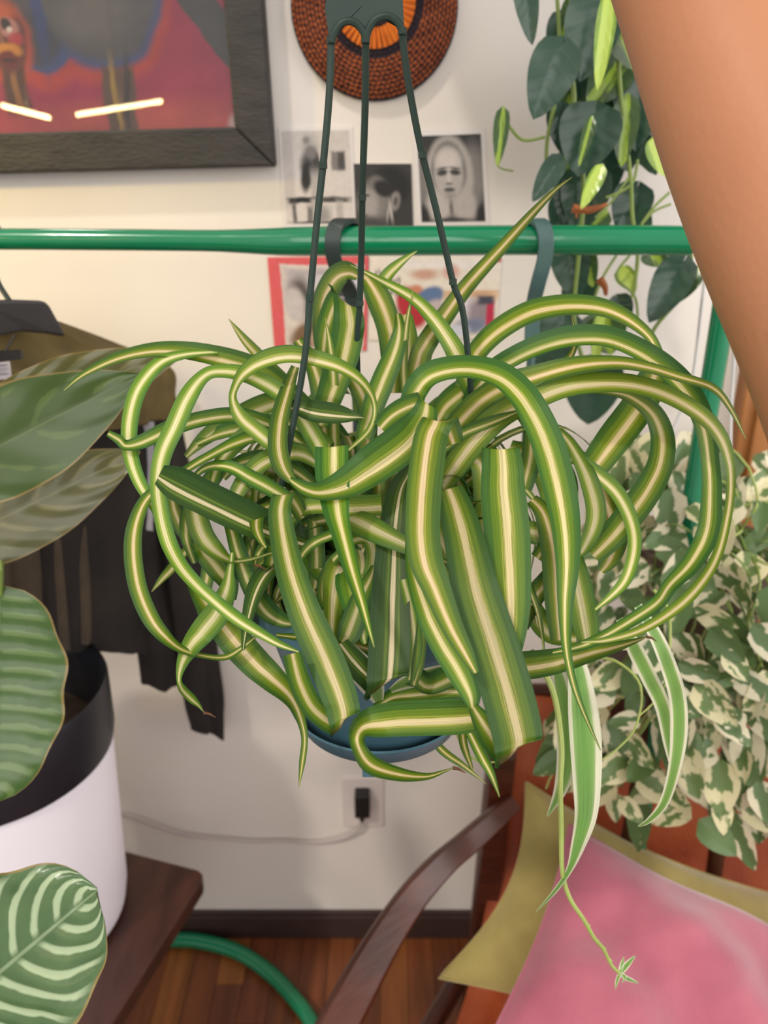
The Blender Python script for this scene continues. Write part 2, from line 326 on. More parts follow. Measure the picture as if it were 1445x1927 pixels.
def print_mat(name, base, blobs, distort=0.0, dscale=6, rough=.45, grain=.0, asp=1.0):
    """flat printed picture: soft ellipses ('e') and rectangles ('r') over a base colour in UV space; blob = (kind, x, y, rx, ry, degrees, rgb, softness)"""
    m, nt, ns, lk, b = new_mat(name)
    uv = N(nt, 'ShaderNodeUVMap'); vec = uv.outputs[0]
    if distort:
        no = N(nt, 'ShaderNodeTexNoise'); no.inputs['Scale'].default_value = dscale; no.inputs['Detail'].default_value = 6; lk.new(vec, no.inputs[0])
        s1 = N(nt, 'ShaderNodeVectorMath', operation='SUBTRACT'); lk.new(no.outputs[1], s1.inputs[0]); s1.inputs[1].default_value = (.5, .5, .5)
        s2 = N(nt, 'ShaderNodeVectorMath', operation='SCALE'); lk.new(s1.outputs[0], s2.inputs[0]); s2.inputs['Scale'].default_value = distort
        s3 = N(nt, 'ShaderNodeVectorMath', operation='ADD'); lk.new(s2.outputs[0], s3.inputs[0]); lk.new(vec, s3.inputs[1]); vec = s3.outputs[0]
    flat = N(nt, 'ShaderNodeVectorMath', operation='MULTIPLY'); lk.new(vec, flat.inputs[0]); flat.inputs[1].default_value = (1, asp, 0)
    col = L4(base)
    for k, x, y, rx, ry, deg, rgb, soft in blobs:
        y, ry = y*asp, ry*asp
        mp = N(nt, 'ShaderNodeMapping', vector_type='TEXTURE'); lk.new(flat.outputs[0], mp.inputs[0])
        mp.inputs['Location'].default_value = (x, y, 0); mp.inputs['Rotation'].default_value = (0, 0, math.radians(deg)); mp.inputs['Scale'].default_value = (rx, ry, 1)
        if k == 'e':
            le = N(nt, 'ShaderNodeVectorMath', operation='LENGTH'); lk.new(mp.outputs[0], le.inputs[0]); d = le.outputs['Value']
        else:
            ab = N(nt, 'ShaderNodeVectorMath', operation='ABSOLUTE'); lk.new(mp.outputs[0], ab.inputs[0])
            se = N(nt, 'ShaderNodeSeparateXYZ'); lk.new(ab.outputs[0], se.inputs[0]); d = math_n(nt, 'MAXIMUM', se.outputs[0], se.outputs[1])
        mr = N(nt, 'ShaderNodeMapRange', interpolation_type='SMOOTHSTEP'); lk.new(d, mr.inputs[0])
        mr.inputs[1].default_value = 1+soft; mr.inputs[2].default_value = 1-soft; mr.inputs[3].default_value = 0; mr.inputs[4].default_value = 1
        col = mixc(nt, mr.outputs[0], col, L4(rgb))
    if grain:
        n2 = N(nt, 'ShaderNodeTexNoise'); n2.inputs['Scale'].default_value = 14; n2.inputs['Detail'].default_value = 8; lk.new(uv.outputs[0], n2.inputs[0])
        g = ramp(nt, n2.outputs[0], [(.3, (1-grain,)*3+(1,)), (.7, (1+grain,)*3+(1,))])
        col = mixc(nt, 1, col, g, 'MULTIPLY')
    lk.new(col, b.inputs['Base Color']) if not isinstance(col, tuple) else setattr(b.inputs['Base Color'], 'default_value', col)
    b.inputs['Roughness'].default_value = rough
    return m
def quad(name, corners, mat, parent, off=0.0):
    """flat print; corners bottom-left, bottom-right, top-right, top-left"""
    c = [Vector(p)+Vector((0, -off, 0)) for p in corners]
    return mobj(name, c, [(0, 1, 2, 3)], mat, parent, False, [(0, 0), (1, 0), (1, 1), (0, 1)])
# ================================================================ the setting
WALL = 1.23
b = MB(); b.box((-2.4, WALL, 0), (2.4, WALL+.1, 3.0)); wall = tag(b.build('wall_back', M['wall'], smooth=False), kind='structure')
b = MB(); b.box((-2.4, -1.5, -.1), (2.4, WALL, -.012)); floor = tag(b.build('floor', M['floor_base'], smooth=False), kind='structure')
rng = random.Random(3)
x = -1.2
while x < 1.15:
    y = -.55 - rng.random()*.3
    while y < WALL-.02:
        L = .5+rng.random()*.7; y0, y1 = max(y, -.58), min(y+L, WALL-.002)
        if y1-y0 > .03:
            h = rng.random()*.0008
            b = MB(); b.box((x+.0006, y0+.0005, -.012), (x+.0562, y1-.0005, -.001+h)); b.build('plank', M['plank'], floor, smooth=False)
        y += L
    x += .0568
b = MB(); b.box((-2.4, WALL-.014, 0), (2.4, WALL, .064)); b.box((-2.4, WALL-.010, .064), (2.4, WALL, .072))
tag(b.build('baseboard_back', M['base_board'], smooth=False, bevel=.002), kind='structure')
# wooden door casing at the right end of the wall
px = PY(1384, 800, WALL-.02).x
b = MB(); b.box((px, WALL-.035, 0), (px+.14, WALL+.01, 2.2)); b.box((px+.02, WALL-.045, 0), (px+.05, WALL-.035, 2.2)); b.box((px+.14, WALL-.02, 0), (px+.5, WALL+.01, 2.2))
tag(b.build('trim_1', M['door_wood'], smooth=False, bevel=.003), kind='structure')
# low recess edge: painted picture-rail ledge seen between the leaves
a = PY(1040, 768, WALL-.03); c = PY(1215, 786, WALL-.03)

# ================================================================ framed painting
FT = PY(515, 312, 1.185)
root = thing('framed_painting', 'wide charcoal frame around a red painting of figures with big grey hair', 'painting', FT)
rot = Matrix.Translation(FT) @ Matrix.Rotation(math.radians(-1.4), 4, 'Y')
FWd, FHt, BW = .92, .72, .0505
def fb(lo, hi): bb = MB(); bb.box(lo, hi, mat=rot); return bb
def frame_bar(poly):
    bb = MB(); bb.prism([rot @ Vector((x, 0, z)) for x, z in poly], (0, .04, 0)); return bb.build('frame_bar', M['black_frame'], root, smooth=False, bevel=.003)
g = .0004
frame_bar([(0-g, 0), (-BW-g, BW), (-FWd+BW+g, BW), (-FWd+g, 0)])
frame_bar([(0, g), (0, FHt-g), (-BW, FHt-BW-g), (-BW, BW+g)])
frame_bar([(-g, FHt), (-FWd+g, FHt), (-FWd+BW+g, FHt-BW), (-BW-g, FHt-BW)])
frame_bar([(-FWd, g), (-FWd+BW, BW+g), (-FWd+BW, FHt-BW-g), (-FWd, FHt-g)])
AW, AH = FWd-2*BW, FHt-2*BW
mpp = .000752
def ub(k, x, y, rx, ry, deg, rgb, soft):
    return (k, 1-(447-x)*mpp/AW, (249-y)*mpp/AH, rx*mpp/AW, ry*mpp/AW if False else ry*mpp/AH, deg, rgb, soft)
HAL, BLU, GRY = (200, 76, 62), (78, 92, 136), (104, 98, 96)
blobs = [ub('e', 400, 150, 120, 140, 0, (176, 62, 86), .6), ub('e', 260, 235, 220, 40, 0, (206, 96, 86), .6),
         ub('r', 396, 48, 200, 27, -51, (84, 82, 80), .12), ub('e', 440, 5, 20, 14, 0, (205, 80, 110), .4),
         ub('e', 215, 40, 128, 124, 0, HAL, .10), ub('e', 35, 40, 132, 118, 0, HAL, .10), ub('e', 110, 110, 60, 62, 0, HAL, .2),
         ub('e', 35, 38, 120, 106, 0, BLU, .08), ub('e', 110, 100, 48, 46, 0, BLU, .1), ub('e', 215, 30, 115, 112, 0, BLU, .08),
         ub('e', 40, 20, 95, 90, 0, (92, 86, 92), .3), ub('e', 100, 95, 38, 40, 0, (84, 82, 88), .3), ub('e', 215, 28, 104, 100, 0, GRY, .12), ub('e', 200, 60, 60, 50, 0, (126, 118, 108), .6),
         ub('e', 108, 40, 10, 90, 0, (72, 84, 128), .6),
         ub('e', 42, 95, 46, 66, 0, (206, 86, 62), .2), ub('r', 46, 165, 20, 45, 0, (92, 60, 48), .3), ub('r', 46, 165, 5, 40, 0, (160, 110, 60), .5),
         ub('e', 42, 85, 38, 58, 0, (116, 62, 54), .15), ub('e', 42, 48, 30, 16, 0, (196, 96, 60), .5),
         ub('e', 16, 72, 18, 16, 10, (196, 140, 134), .25), ub('e', 52, 72, 18, 16, -10, (196, 140, 134), .25), ub('e', 16, 66, 9, 10, 0, (50, 34, 36), .3), ub('e', 50, 66, 9, 10, 0, (50, 34, 36), .3),
         ub('e', 18, 76, 5, 5, 0, (230, 220, 210), .4), ub('e', 54, 76, 5, 5, 0, (230, 220, 210), .4),
         ub('e', 14, 94, 12, 9, 0, (196, 70, 80), .5), ub('e', 62, 92, 12, 9, 0, (196, 70, 80), .5),
         ub('r', 35, 84, 5, 16, 0, (150, 104, 82), .4), ub('e', 42, 108, 26, 10, 0, (222, 150, 60), .3), ub('e', 42, 122, 16, 13, 0, (120, 42, 40), .25), ub('e', 42, 124, 12, 3, 0, (70, 26, 28), .4),
         ub('r', 232, 205, 27, 68, 0, (112, 84, 66), .15), ub('r', 226, 190, 4, 60, 4, (186, 150, 70), .6), ub('r', 245, 190, 4, 60, -3, (70, 60, 52), .6),
         ub('e', 446, 238, 16, 18, 0, (226, 200, 190), .5)]
M['artwork'] = print_mat('painted_artwork', (176, 60, 86), blobs, .035, 9, .6, .14, AH/AW)
cs = [(-FWd+BW-.004, .022, BW-.004), (-BW+.004, .022, BW-.004), (-BW+.004, .022, FHt-BW+.004), (-FWd+BW-.004, .022, FHt-BW+.004)]
quad('artwork', [rot @ Vector(p) for p in cs], M['artwork'], root)
m, nt, ns, lk, pb = new_mat('picture_glass')
gl = N(nt, 'ShaderNodeBsdfGlossy'); gl.inputs['Roughness'].default_value = .015; tr = N(nt, 'ShaderNodeBsdfTransparent'); mx = N(nt, 'ShaderNodeMixShader')
lw = N(nt, 'ShaderNodeFresnel'); lw.inputs['IOR'].default_value = 1.5; lk.new(lw.outputs[0], mx.inputs[0]); lk.new(tr.outputs[0], mx.inputs[1]); lk.new(gl.outputs[0], mx.inputs[2]); lk.new(mx.outputs[0], ns['Material Output'].inputs[0])
M['glass'] = m
cs = [(-FWd+BW-.004, .012, BW-.004), (-BW+.004, .012, BW-.004), (-BW+.004, .012, FHt-BW+.004), (-FWd+BW-.004, .012, FHt-BW+.004)]
gb = MB(); gb.prism([rot @ Vector(p) for p in cs], (0, .003, 0)); gb.build('glass_pane', M['glass'], root, smooth=False)

# LED grow-light bars behind the viewer, mirrored in the picture glass
m, nt, ns, lk, pb = new_mat('warm_led'); pb.inputs['Emission Color'].default_value = (1, .78, .36, 1); pb.inputs['Emission Strength'].default_value = 60; pb.inputs['Base Color'].default_value = (1, .9, .7, 1)
M['led'] = m
GY = 1.185+.012
def mirror_at(x, y, back):
    g = PY(x, y, GY); r = (g-CAM); r.y = -r.y; return g + r*((back-g.y)/r.y)
for (p, q, lab, n) in (((142, 216), (305, 190), 'warm grow light bar, the one set higher and further right behind the viewer', 18), ((2, 198), (94, 222), 'warm grow light bar, the lower one tilting the other way behind the viewer', 14)):
    A = mirror_at(p[0], p[1], -.95); B = mirror_at(q[0], q[1], -.95)
    r0 = thing('grow_light', lab, 'light', (A+B)/2, 'grow lights')
    hb = MB(); hb.tube([A+Vector((0, -.02, 0)), B+Vector((0, -.02, 0))], .014, 8); hb.build('housing', M['socket'], r0)
    for k in range(n):
        c = A.lerp(B, (k+.5)/n); e = MB(); e.lathe([(0.0001, c.z-.009), (.006, c.z-.006), (.008, c.z), (.006, c.z+.006), (.0001, c.z+.009)], (c.x, c.y, 0), 8)
        e.build('led', M['led'], r0)
    hb = MB(); hb.tube([(A+B)/2+Vector((0, -.02, 0)), Vector(((A.x+B.x)/2, -.97, 3.0))], .004, 6); hb.build('cord', M['white_cord'], r0)

# ================================================================ knitted hat on the wall
hc = PY(704, 2, 1.19)
root = thing('knitted_hat', 'round rust brown knitted hat with an orange ring hanging on the wall', 'hat', hc)
M['knit_brown'] = simple('rust_brown_yarn', (166, 86, 44), (122, 60, 32), 60, .95, .6, 600)
M['knit_dark'] = simple('dark_navy_yarn', (52, 38, 46), (36, 26, 32), 60, .95, .6, 600)
M['knit_orange'] = simple('orange_yarn', (226, 122, 36), (200, 98, 26), 60, .95, .5, 600)
HR = .1135
def hat_pt(r, a):
    return Vector((hc.x+r*math.cos(a), WALL-.006-.034*math.sqrt(max(0, 1-(r/HR)**2)), hc.z+r*math.sin(a)))
prof = [i/14*HR for i in range(15)]
v = [hat_pt(r, k*math.tau/48) for r in prof for k in range(48)]
f = [(i*48+k, i*48+(k+1) % 48, (i+1)*48+(k+1) % 48, (i+1)*48+k) for i in range(14) for k in range(48)]
mobj('hat_shell', v, f, M['knit_dark'], root)
def stitches(name, r0, r1, dr, mat, sz, rib=False):
    sb = MB(); rr = r0; row = 0
    while rr < r1:
        n = int(math.tau*rr/(sz*1.08)); 
        for k in range(n):
            a0 = (k+.5*(row % 2))*math.tau/n; c = hat_pt(rr, a0); nn = Vector(((c.x-hc.x)*.9, -.06, (c.z-hc.z)*.9)).normalized()
            t = Vector((-math.sin(a0), 0, math.cos(a0))); rd = nn.cross(t).normalized()
            w = sz*.62; h = dr*.62
            t2 = (t + rd*(.5 if k % 2 else -.5)).normalized(); r2 = nn.cross(t2)
            vs = [c+t2*w*x+r2*h*y+nn*z for x, y, z in ((-1, 0, 0), (-.45, -.8, .0), (.45, -.8, .0), (1, 0, 0), (.45, .8, 0), (-.45, .8, 0), (-.4, 0, sz*.42), (.4, 0, sz*.42))]
            sb.add(vs, [(0, 1, 6), (1, 2, 7, 6), (2, 3, 7), (3, 4, 7), (4, 5, 6, 7), (5, 0, 6)])
        rr += dr; row += 1
    o = sb.build(name, mat, root); o['kind'] = 'stuff'
stitches('brown_stitches', .067, HR-.001, .0052, M['knit_brown'], .0066)
stitches('navy_stitches', .054, .0665, .0052, M['knit_dark'], .0062)
stitches('centre_stitches', .006, .030, .0052, M['knit_dark'], .0062)
rb = MB()
for k in range(44):
    a0 = k*math.tau/44
    rb.tube([hat_pt(r, a0)+Vector((0, -.002, 0)) for r in (.030, .036, .042, .048, .054)], [.0022, .0027, .003, .0033, .0036], 5)
rb.build('orange_ribbing', M['knit_orange'], root)['kind'] = 'stuff'

# ================================================================ prints on the wall
def print_thing(name, label, cat, corners, mat, group=None, border=0, bmat=None):
    c = [PY(x, y, WALL-.002) for x, y in corners]      # bl br tr tl
    root = thing(name, label, cat, sum(c, Vector())/4, group)
    pb = MB(); pb.prism(c, (0, .0016, 0)); pb.build('paper', bmat or M['photo_paper'], root, smooth=False)
    ctr = sum(c, Vector())/4; k = 1-border
    quad('printed_image', [ctr+(p-ctr)*k for p in c], mat, root, .0004)
    return root
M['photo_paper'] = simple('photo_paper', (226, 218, 214), (222, 214, 210), 5, .4)
G = lambda v: (v, int(v*.955), int(v*.925))
p1 = print_mat('photo_standing_figure', G(206), [('e', .5, .9, .6, .2, 0, G(196), .7), ('r', .82, .68, .10, .10, 0, G(120), .2), ('r', .86, .68, .05, .09, 0, G(70), .3), ('e', .42, .84, .12, .12, 0, G(176), .5), ('e', .36, .9, .05, .04, 0, G(130), .6), ('e', .40, .62, .14, .18, 8, G(92), .35), ('e', .34, .52, .08, .17, -12, G(34), .35), ('e', .5, .62, .06, .2, 10, G(60), .4), ('e', .42, .78, .07, .07, 0, G(120), .4), ('r', .46, .35, .06, .22, 0, G(172), .4), ('r', .5, .285, .42, .012, 0, G(110), .5), ('r', .22, .26, .17, .032, 2, G(24), .25), ('r', .72, .255, .22, .024, 0, G(58), .4), ('r', .13, .12, .03, .12, 0, G(96), .5), ('r', .8, .12, .05, .12, 0, G(176), .5), ('r', .36, .10, .04, .10, 0, G(110), .5), ('e', .55, .1, .12, .1, 0, G(150), .6), ('r', .5, .012, .36, .012, 0, G(60), .6)], .05, 5, .6, .06)
p2 = print_mat('photo_profile_with_earring', G(54), [('e', .5, .5, .7, .6, 0, G(46), .5), ('e', .62, .66, .34, .30, 0, G(20), .25), ('e', .34, .40, .26, .36, -10, G(122), .35), ('e', .24, .36, .16, .26, 0, G(158), .5), ('e', .36, .72, .12, .09, 20, G(110), .5), ('e', .50, .62, .17, .12, -30, G(24), .3), ('e', .70, .42, .08, .15, -12, G(142), .35), ('e', .71, .42, .04, .08, -10, G(80), .5), ('e', .62, .26, .02, .18, 8, G(190), .6), ('e', .56, .2, .02, .15, -8, G(170), .6), ('e', .2, .05, .4, .14, 0, G(66), .5), ('e', .22, .52, .05, .02, 0, G(50), .5), ('e', .16, .2, .05, .02, 0, G(70), .5)], .03, 5, .6, .06)
p3 = print_mat('photo_headscarf', G(44), [('e', .88, .55, .2, .34, 0, G(132), .5), ('e', .08, .45, .18, .3, 0, G(120), .5), ('e', .48, .54, .37, .46, 0, G(176), .12), ('e', .47, .60, .275, .33, 0, G(84), .15), ('e', .47, .57, .235, .31, 0, G(178), .18), ('e', .47, .72, .19, .12, 0, G(204), .6), ('e', .37, .575, .085, .035, 4, G(58), .4), ('e', .575, .575, .085, .035, -4, G(58), .4), ('e', .37, .625, .09, .012, 6, G(84), .6), ('e', .575, .625, .09, .012, -6, G(84), .6), ('e', .47, .50, .03, .07, 0, G(204), .6), ('e', .47, .445, .055, .016, 0, G(112), .6), ('e', .47, .375, .085, .026, 0, G(78), .4), ('e', .47, .31, .10, .03, 0, G(150), .6), ('e', .27, .17, .17, .2, 18, G(186), .35), ('e', .70, .17, .18, .2, -18, G(178), .35), ('e', .48, .16, .03, .09, 0, G(100), .7), ('e', .5, .01, .3, .04, 0, G(60), .6), ('e', .03, .06, .1, .14, 0, G(34), .4), ('e', .97, .06, .1, .14, 0, G(34), .4)], .02, 5, .6, .05)
print_thing('photo_print', 'pale black and white photo print of a standing figure, nearest the picture frame', 'photo', [(535, 428), (671, 426), (662, 238), (524, 240)], p1, 'photo prints on the wall', .07)
print_thing('photo_print', 'dark black and white photo print of a face in profile with an earring', 'photo', [(670, 430), (778, 428), (774, 308), (665, 308)], p2, 'photo prints on the wall', .0)
print_thing('photo_print', 'white bordered black and white photo print of a face in a pale headscarf', 'photo', [(786, 429), (922, 427), (912, 240), (776, 245)], p3, 'photo prints on the wall', .12)
mg1 = print_mat('magazine_collage', (214, 88, 92), [('r', .54, .45, .42, .47, 0, (214, 200, 192), .02), ('r', .52, .72, .36, .16, 0, (178, 168, 170), .2), ('e', .30, .58, .13, .2, 0, (88, 78, 74), .4), ('e', .24, .52, .10, .18, 5, (196, 186, 184), .3), ('r', .62, .62, .24, .03, 0, (60, 58, 62), .3), ('r', .62, .55, .22, .02, 0, (90, 88, 92), .4), ('r', .62, .75, .2, .06, 0, (206, 200, 206), .5), ('r', .66, .36, .12, .12, 0, (126, 156, 86), .3), ('e', .38, .2, .22, .14, 30, (120, 92, 62), .3), ('e', .6, .15, .2, .12, 0, (196, 168, 150), .4), ('e', .84, .84, .1, .07, 0, (58, 62, 90), .4), ('r', .85, .5, .08, .3, 0, (206, 202, 214), .5), ('r', .85, .3, .07, .1, 0, (80, 70, 66), .5)], .05, 6, .4, .08)
tx = []
rr = random.Random(5)
for line, (x0, y0) in enumerate(((.05, .80), (.10, .70), (.16, .58))):
    for k in range(6): tx.append(('e', x0+k*.026, y0+rr.uniform(-.02, .02), .006, rr.uniform(.03, .06), rr.uniform(-35, 10), (48, 42, 44), .4))
mg2 = print_mat('magazine_cover', (234, 222, 208), [('r', .6, .92, .4, .05, 0, (236, 226, 220), .4), ('e', .42, .8, .1, .06, 0, (206, 160, 140), .6), ('e', .62, .83, .06, .08, 0, (214, 160, 150), .6), ('r', .78, .55, .22, .05, 0, (214, 170, 128), .4), ('e', .33, .40, .11, .26, 12, (182, 42, 52), .2), ('e', .36, .6, .05, .08, 0, (206, 130, 100), .4), ('e', .46, .52, .10, .15, -25, (96, 120, 160), .2), ('e', .52, .38, .08, .12, 0, (196, 178, 176), .4), ('e', .55, .2, .06, .1, 0, (56, 60, 74), .4), ('e', .72, .38, .12, .16, 0, (226, 218, 222), .4), ('e', .86, .32, .10, .2, 0, (150, 134, 142), .5), ('e', .80, .16, .12, .1, 0, (120, 126, 150), .5), ('e', .7, .1, .08, .08, 0, (206, 206, 216), .5), ('r', .94, .30, .03, .17, 0, (190, 44, 74), .3), ('r', .9, .48, .06, .05, 0, (70, 70, 84), .4), ('r', .97, .97, .03, .03, 0, (196, 60, 70), .4), ('r', .12, .35, .1, .04, 0, (140, 140, 140), .5)] + tx, .03, 6, .4, .06)
print_thing('magazine', 'red bordered magazine page with a photo collage, below the green rail', 'magazine', [(517, 664), (690, 660), (694, 482), (503, 484)], mg1, 'magazine pages on the wall', .0)
print_thing('magazine', 'cream magazine cover with script lettering and red and blue figures, below the rail', 'magazine', [(694, 640), (934, 636), (944, 484), (696, 484)], mg2, 'magazine pages on the wall', .0)

# ================================================================ outlet, plug and cord
pc = PY(683, 1505, WALL)
root = thing('wall_outlet', 'white electrical outlet low on the white wall above the baseboard', 'outlet', pc)
a = PY(645, 1552, WALL); c = PY(722, 1461, WALL)
b = MB(); b.box((a.x, WALL-.006, a.z), (c.x, WALL+.001, c.z)); b.build('cover_plate', M['socket'], root, smooth=False, bevel=.002)
for zz in (.3, .72):
    z = a.z+(c.z-a.z)*zz; b = MB(); b.box((pc.x-.016, WALL-.008, z-.014), (pc.x+.016, WALL-.005, z+.014)); o = b.build('receptacle', M['socket'], root, smooth=False, bevel=.003)
    for sx in (-.006, .006):
        s_ = MB(); s_.box((pc.x+sx-.0012, WALL-.0085, z-.004), (pc.x+sx+.0012, WALL-.0078, z+.005)); s_.build('slot', M['black_plastic'], o, smooth=False)
a = PY(668, 1530, WALL-.02); c = PY(696, 1489, WALL-.02)
root = thing('plug', 'black power plug in the outlet with a grey cord sagging to the left', 'plug', (a+c)/2)
b = MB(); b.box((a.x, WALL-.036, a.z), (c.x, WALL-.0075, c.z)); b.build('plug_body', M['black_plastic'], root, smooth=False, bevel=.003)
e = PY(681, 1546, WALL-.02); b = MB(); b.tube([Vector((e.x, WALL-.02, a.z+.002)), e], [.008, .0035], 8); b.build('strain_relief', M['black_plastic'], root)
pts = [(681, 1546), (672, 1562), (640, 1578), (590, 1585), (530, 1582), (480, 1583), (420, 1578), (350, 1571), (305, 1557), (262, 1541), (225, 1531), (160, 1530)]
b = MB(); b.tube(crv([PY(x, y, WALL-.02+.013*min(1, i/3)) for i, (x, y) in enumerate(pts)], 5), .0035, 8); b.build('cord', M['grey_cord'], root)

# ================================================================ green garment rack
RY = .93
root = thing('garment_rack', 'glossy green tubular garment rack with a long rail and a curved floor tube', 'rack', (.4, RY, 0))
rp = [(-420, 452), (-150, 452), (0, 450), (200, 451), (380, 453), (450, 454), (520, 455), (590, 454), (800, 453), (1000, 452), (1200, 452), (1300, 453)]
P3 = [PY(x, y, RY) for x, y in rp]
rad = [.0118]*4+[.0118, .0130, .0150, .0162]+[.0164]*4
pp = cr([tuple(p)+(r,) for p, r in zip(P3, rad)], 6)
b = MB(); b.tube([q[:3] for q in pp], [q[3] for q in pp], 18); b.build('rail', M['green'], root)
e = P3[-1]; PXR = PY(1352, 640, RY).x; l0 = P3[0]
b = MB(); b.tube(crv([e+Vector((-.003, 0, 0)), e+Vector(((PXR-e.x)*.6, 0, -.002)), Vector((PXR-.004, RY, e.z-.02)), Vector((PXR, RY, e.z-.05)), Vector((PXR, RY, 1.2)), Vector((PXR, RY, .7)), Vector((PXR, RY, .0165))], 6), .0135, 16); b.build('post', M['green'], root)
b = MB(); b.tube(crv([l0+Vector((.003, 0, 0)), l0+Vector((-.03, 0, -.004)), l0+Vector((-.05, 0, -.05)), Vector((l0.x-.05, RY, .7)), Vector((l0.x-.05, RY, .0165))], 6), .0135, 16); b.build('post', M['green'], root)
fl = [(l0.x-.05, RY, .0165), (l0.x-.02, 1.10, .0165), (l0.x+.1, 1.185, .0165), (-.62, 1.19, .0165)] + [tuple(PZ(x, y, .0165)) for x, y in ((330, 1768), (395, 1775), (455, 1795), (510, 1833), (552, 1877), (592, 1935))] + [(-.06, .86, .0165), (.03, .74, .0165), (.18, .68, .0165), (.34, .76, .0165), (PXR, RY, .0165)]
b = MB(); b.tube(crv(fl, 6), .0155, 14); b.build('floor_tube', M['green'], root)

def flat_strip(name, pts, w, t, mat, root):
    b = MB(); P = crv(pts, 6); n = len(P); v = []
    for i, p in enumerate(P):
        tg = (P[min(i+1, n-1)]-P[max(i-1, 0)]).normalized(); s = Vector((1, 0, 0)); s = (s-tg*s.dot(tg)).normalized(); nn = tg.cross(s)
        v += [p+s*w+nn*t, p-s*w+nn*t, p-s*w-nn*t, p+s*w-nn*t]
    f = [(i*4+k, i*4+(k+1) % 4, i*4+4+(k+1) % 4, i*4+4+k) for i in range(n-1) for k in range(4)]+[(3, 2, 1, 0), tuple(4*(n-1)+k for k in range(4))]
    b.add(v, f); return b.build(name, mat, root, bevel=.0008, smooth=False)
M['hook_black'] = simple('dark_hook_plastic', (44, 56, 52), (36, 46, 44), 30, .4)
M['hook_teal'] = simple('grey_green_hook_plastic', (74, 104, 100), (62, 90, 88), 30, .45)
R_ = .0185
for (pxs, lab, mt, pts) in ((640, 'blackish hook over the green rail, behind the spider plant stems', 'hook_black', [(672, 470, RY+R_), (668, 430, RY+R_), (654, 416, RY), (634, 424, RY-R_*.8), (626, 450, RY-R_-.002), (628, 485, RY-R_), (642, 520, RY-.012), (662, 560, RY), (668, 640, RY)]),
                            (1015, 'grey green hook over the green rail beside the trailing dark leaves', 'hook_teal', [(985, 470, RY+R_), (990, 430, RY+R_), (1004, 416, RY), (1020, 424, RY-R_*.8), (1027, 452, RY-R_-.002), (1024, 490, RY-R_), (1012, 535, RY-.012), (1003, 580, RY), (1000, 660, RY)])):
    P = [PY(x, y, Y) for x, y, Y in pts]
    root = thing('plant_hook', lab, 'hook', P[2], 'plant hooks on the rail')
    flat_strip('hook_strap', P, .0085, .003, M[mt], root)
    b = MB(); q = P[-1]; b.tube([q+Vector((0, 0, .006)), q+Vector((0, 0, -.03)), q+Vector((0, 0, -.14))], [.006, .0045, .0045], 8); b.build('hanging_stem', M[mt], root)

# ================================================================ garments on the rack
def garment(name, label, rows, mat, thick=.03, folds=5, amp=.008, hanger=None, seed=1, nu=40):
    """cloth shell hanging between a near edge and a far edge, row by row"""
    R = random.Random(seed); rows = [(Vector(a), Vector(c)) for a, c in rows]
    near = crv([r[0] for r in rows], 8); far = crv([r[1] for r in rows], 8); n = len(near)
    root = thing(name, label, 'clothing', (near[0]+far[0])/2, 'clothes on the green rack')
    ph = [R.random()*6 for _ in range(3)]; v = []; f = []; m = 2*nu
    for i in range(n):
        t = i/(n-1); ax = far[i]-near[i]; side = ax.cross(Vector((0, 0, 1))).normalized()
        if side.x < 0: side = -side
        for k in range(m):
            a = math.tau*k/m; u = .5-.5*math.cos(a); th = thick*(.5+.5*t)*math.sin(a)
            fo = amp*(.15+t)*(math.sin(folds*math.tau*u+ph[0]+t*1.5)+.5*math.sin(folds*2.3*math.tau*u+ph[1]-t))
            v.append(near[i]+ax*u+side*(th+fo)+Vector((0, 0, .006*math.sin(9*u+ph[2]) if i == n-1 else 0)))
    for i in range(n-1):
        for k in range(m): f.append((i*m+k, i*m+(k+1) % m, (i+1)*m+(k+1) % m, (i+1)*m+k))
    f.append(tuple(range(m))); f.append(tuple(range(n*m-1, (n-1)*m-1, -1)))
    mobj('cloth', v, f, mat, root)
    return root
def hanger(label, c, near, far, mat):
    """clothes hanger: hook over the rail and two sloping shoulders"""
    c, near, far = Vector(c), Vector(near), Vector(far)
    root = thing('clothes_hanger', label, 'hanger', c, 'hangers on the green rack')
    top = Vector((c.x, RY, PY(0, 450, RY).z))
    rr_ = .0145
    hk = [top+Vector((0, math.cos(a)*rr_, math.sin(a)*rr_)) for a in (math.radians(d) for d in (200, 160, 120, 90, 60, 30, 0, -30))]
    b = MB(); b.tube(crv(hk+[Vector((c.x, c.y+.002, top.z-.04)), c+Vector((0, 0, .01))], 4), .002, 8); b.build('hook', M['hook_black'], root)
    b = MB(); b.tube(crv([near, near.lerp(c, .55)+Vector((0, 0, .014)), c+Vector((0, 0, .012)), far.lerp(c, .55)+Vector((0, 0, .014)), far], 6), [.012]*25 if False else .011, 10, flat=.7); b.build('shoulder_bar', mat, root)
    return root
c0 = PY(-40, 560, RY)
nS = PY(-260, 760, .72); fS = PY(205, 640, 1.10)
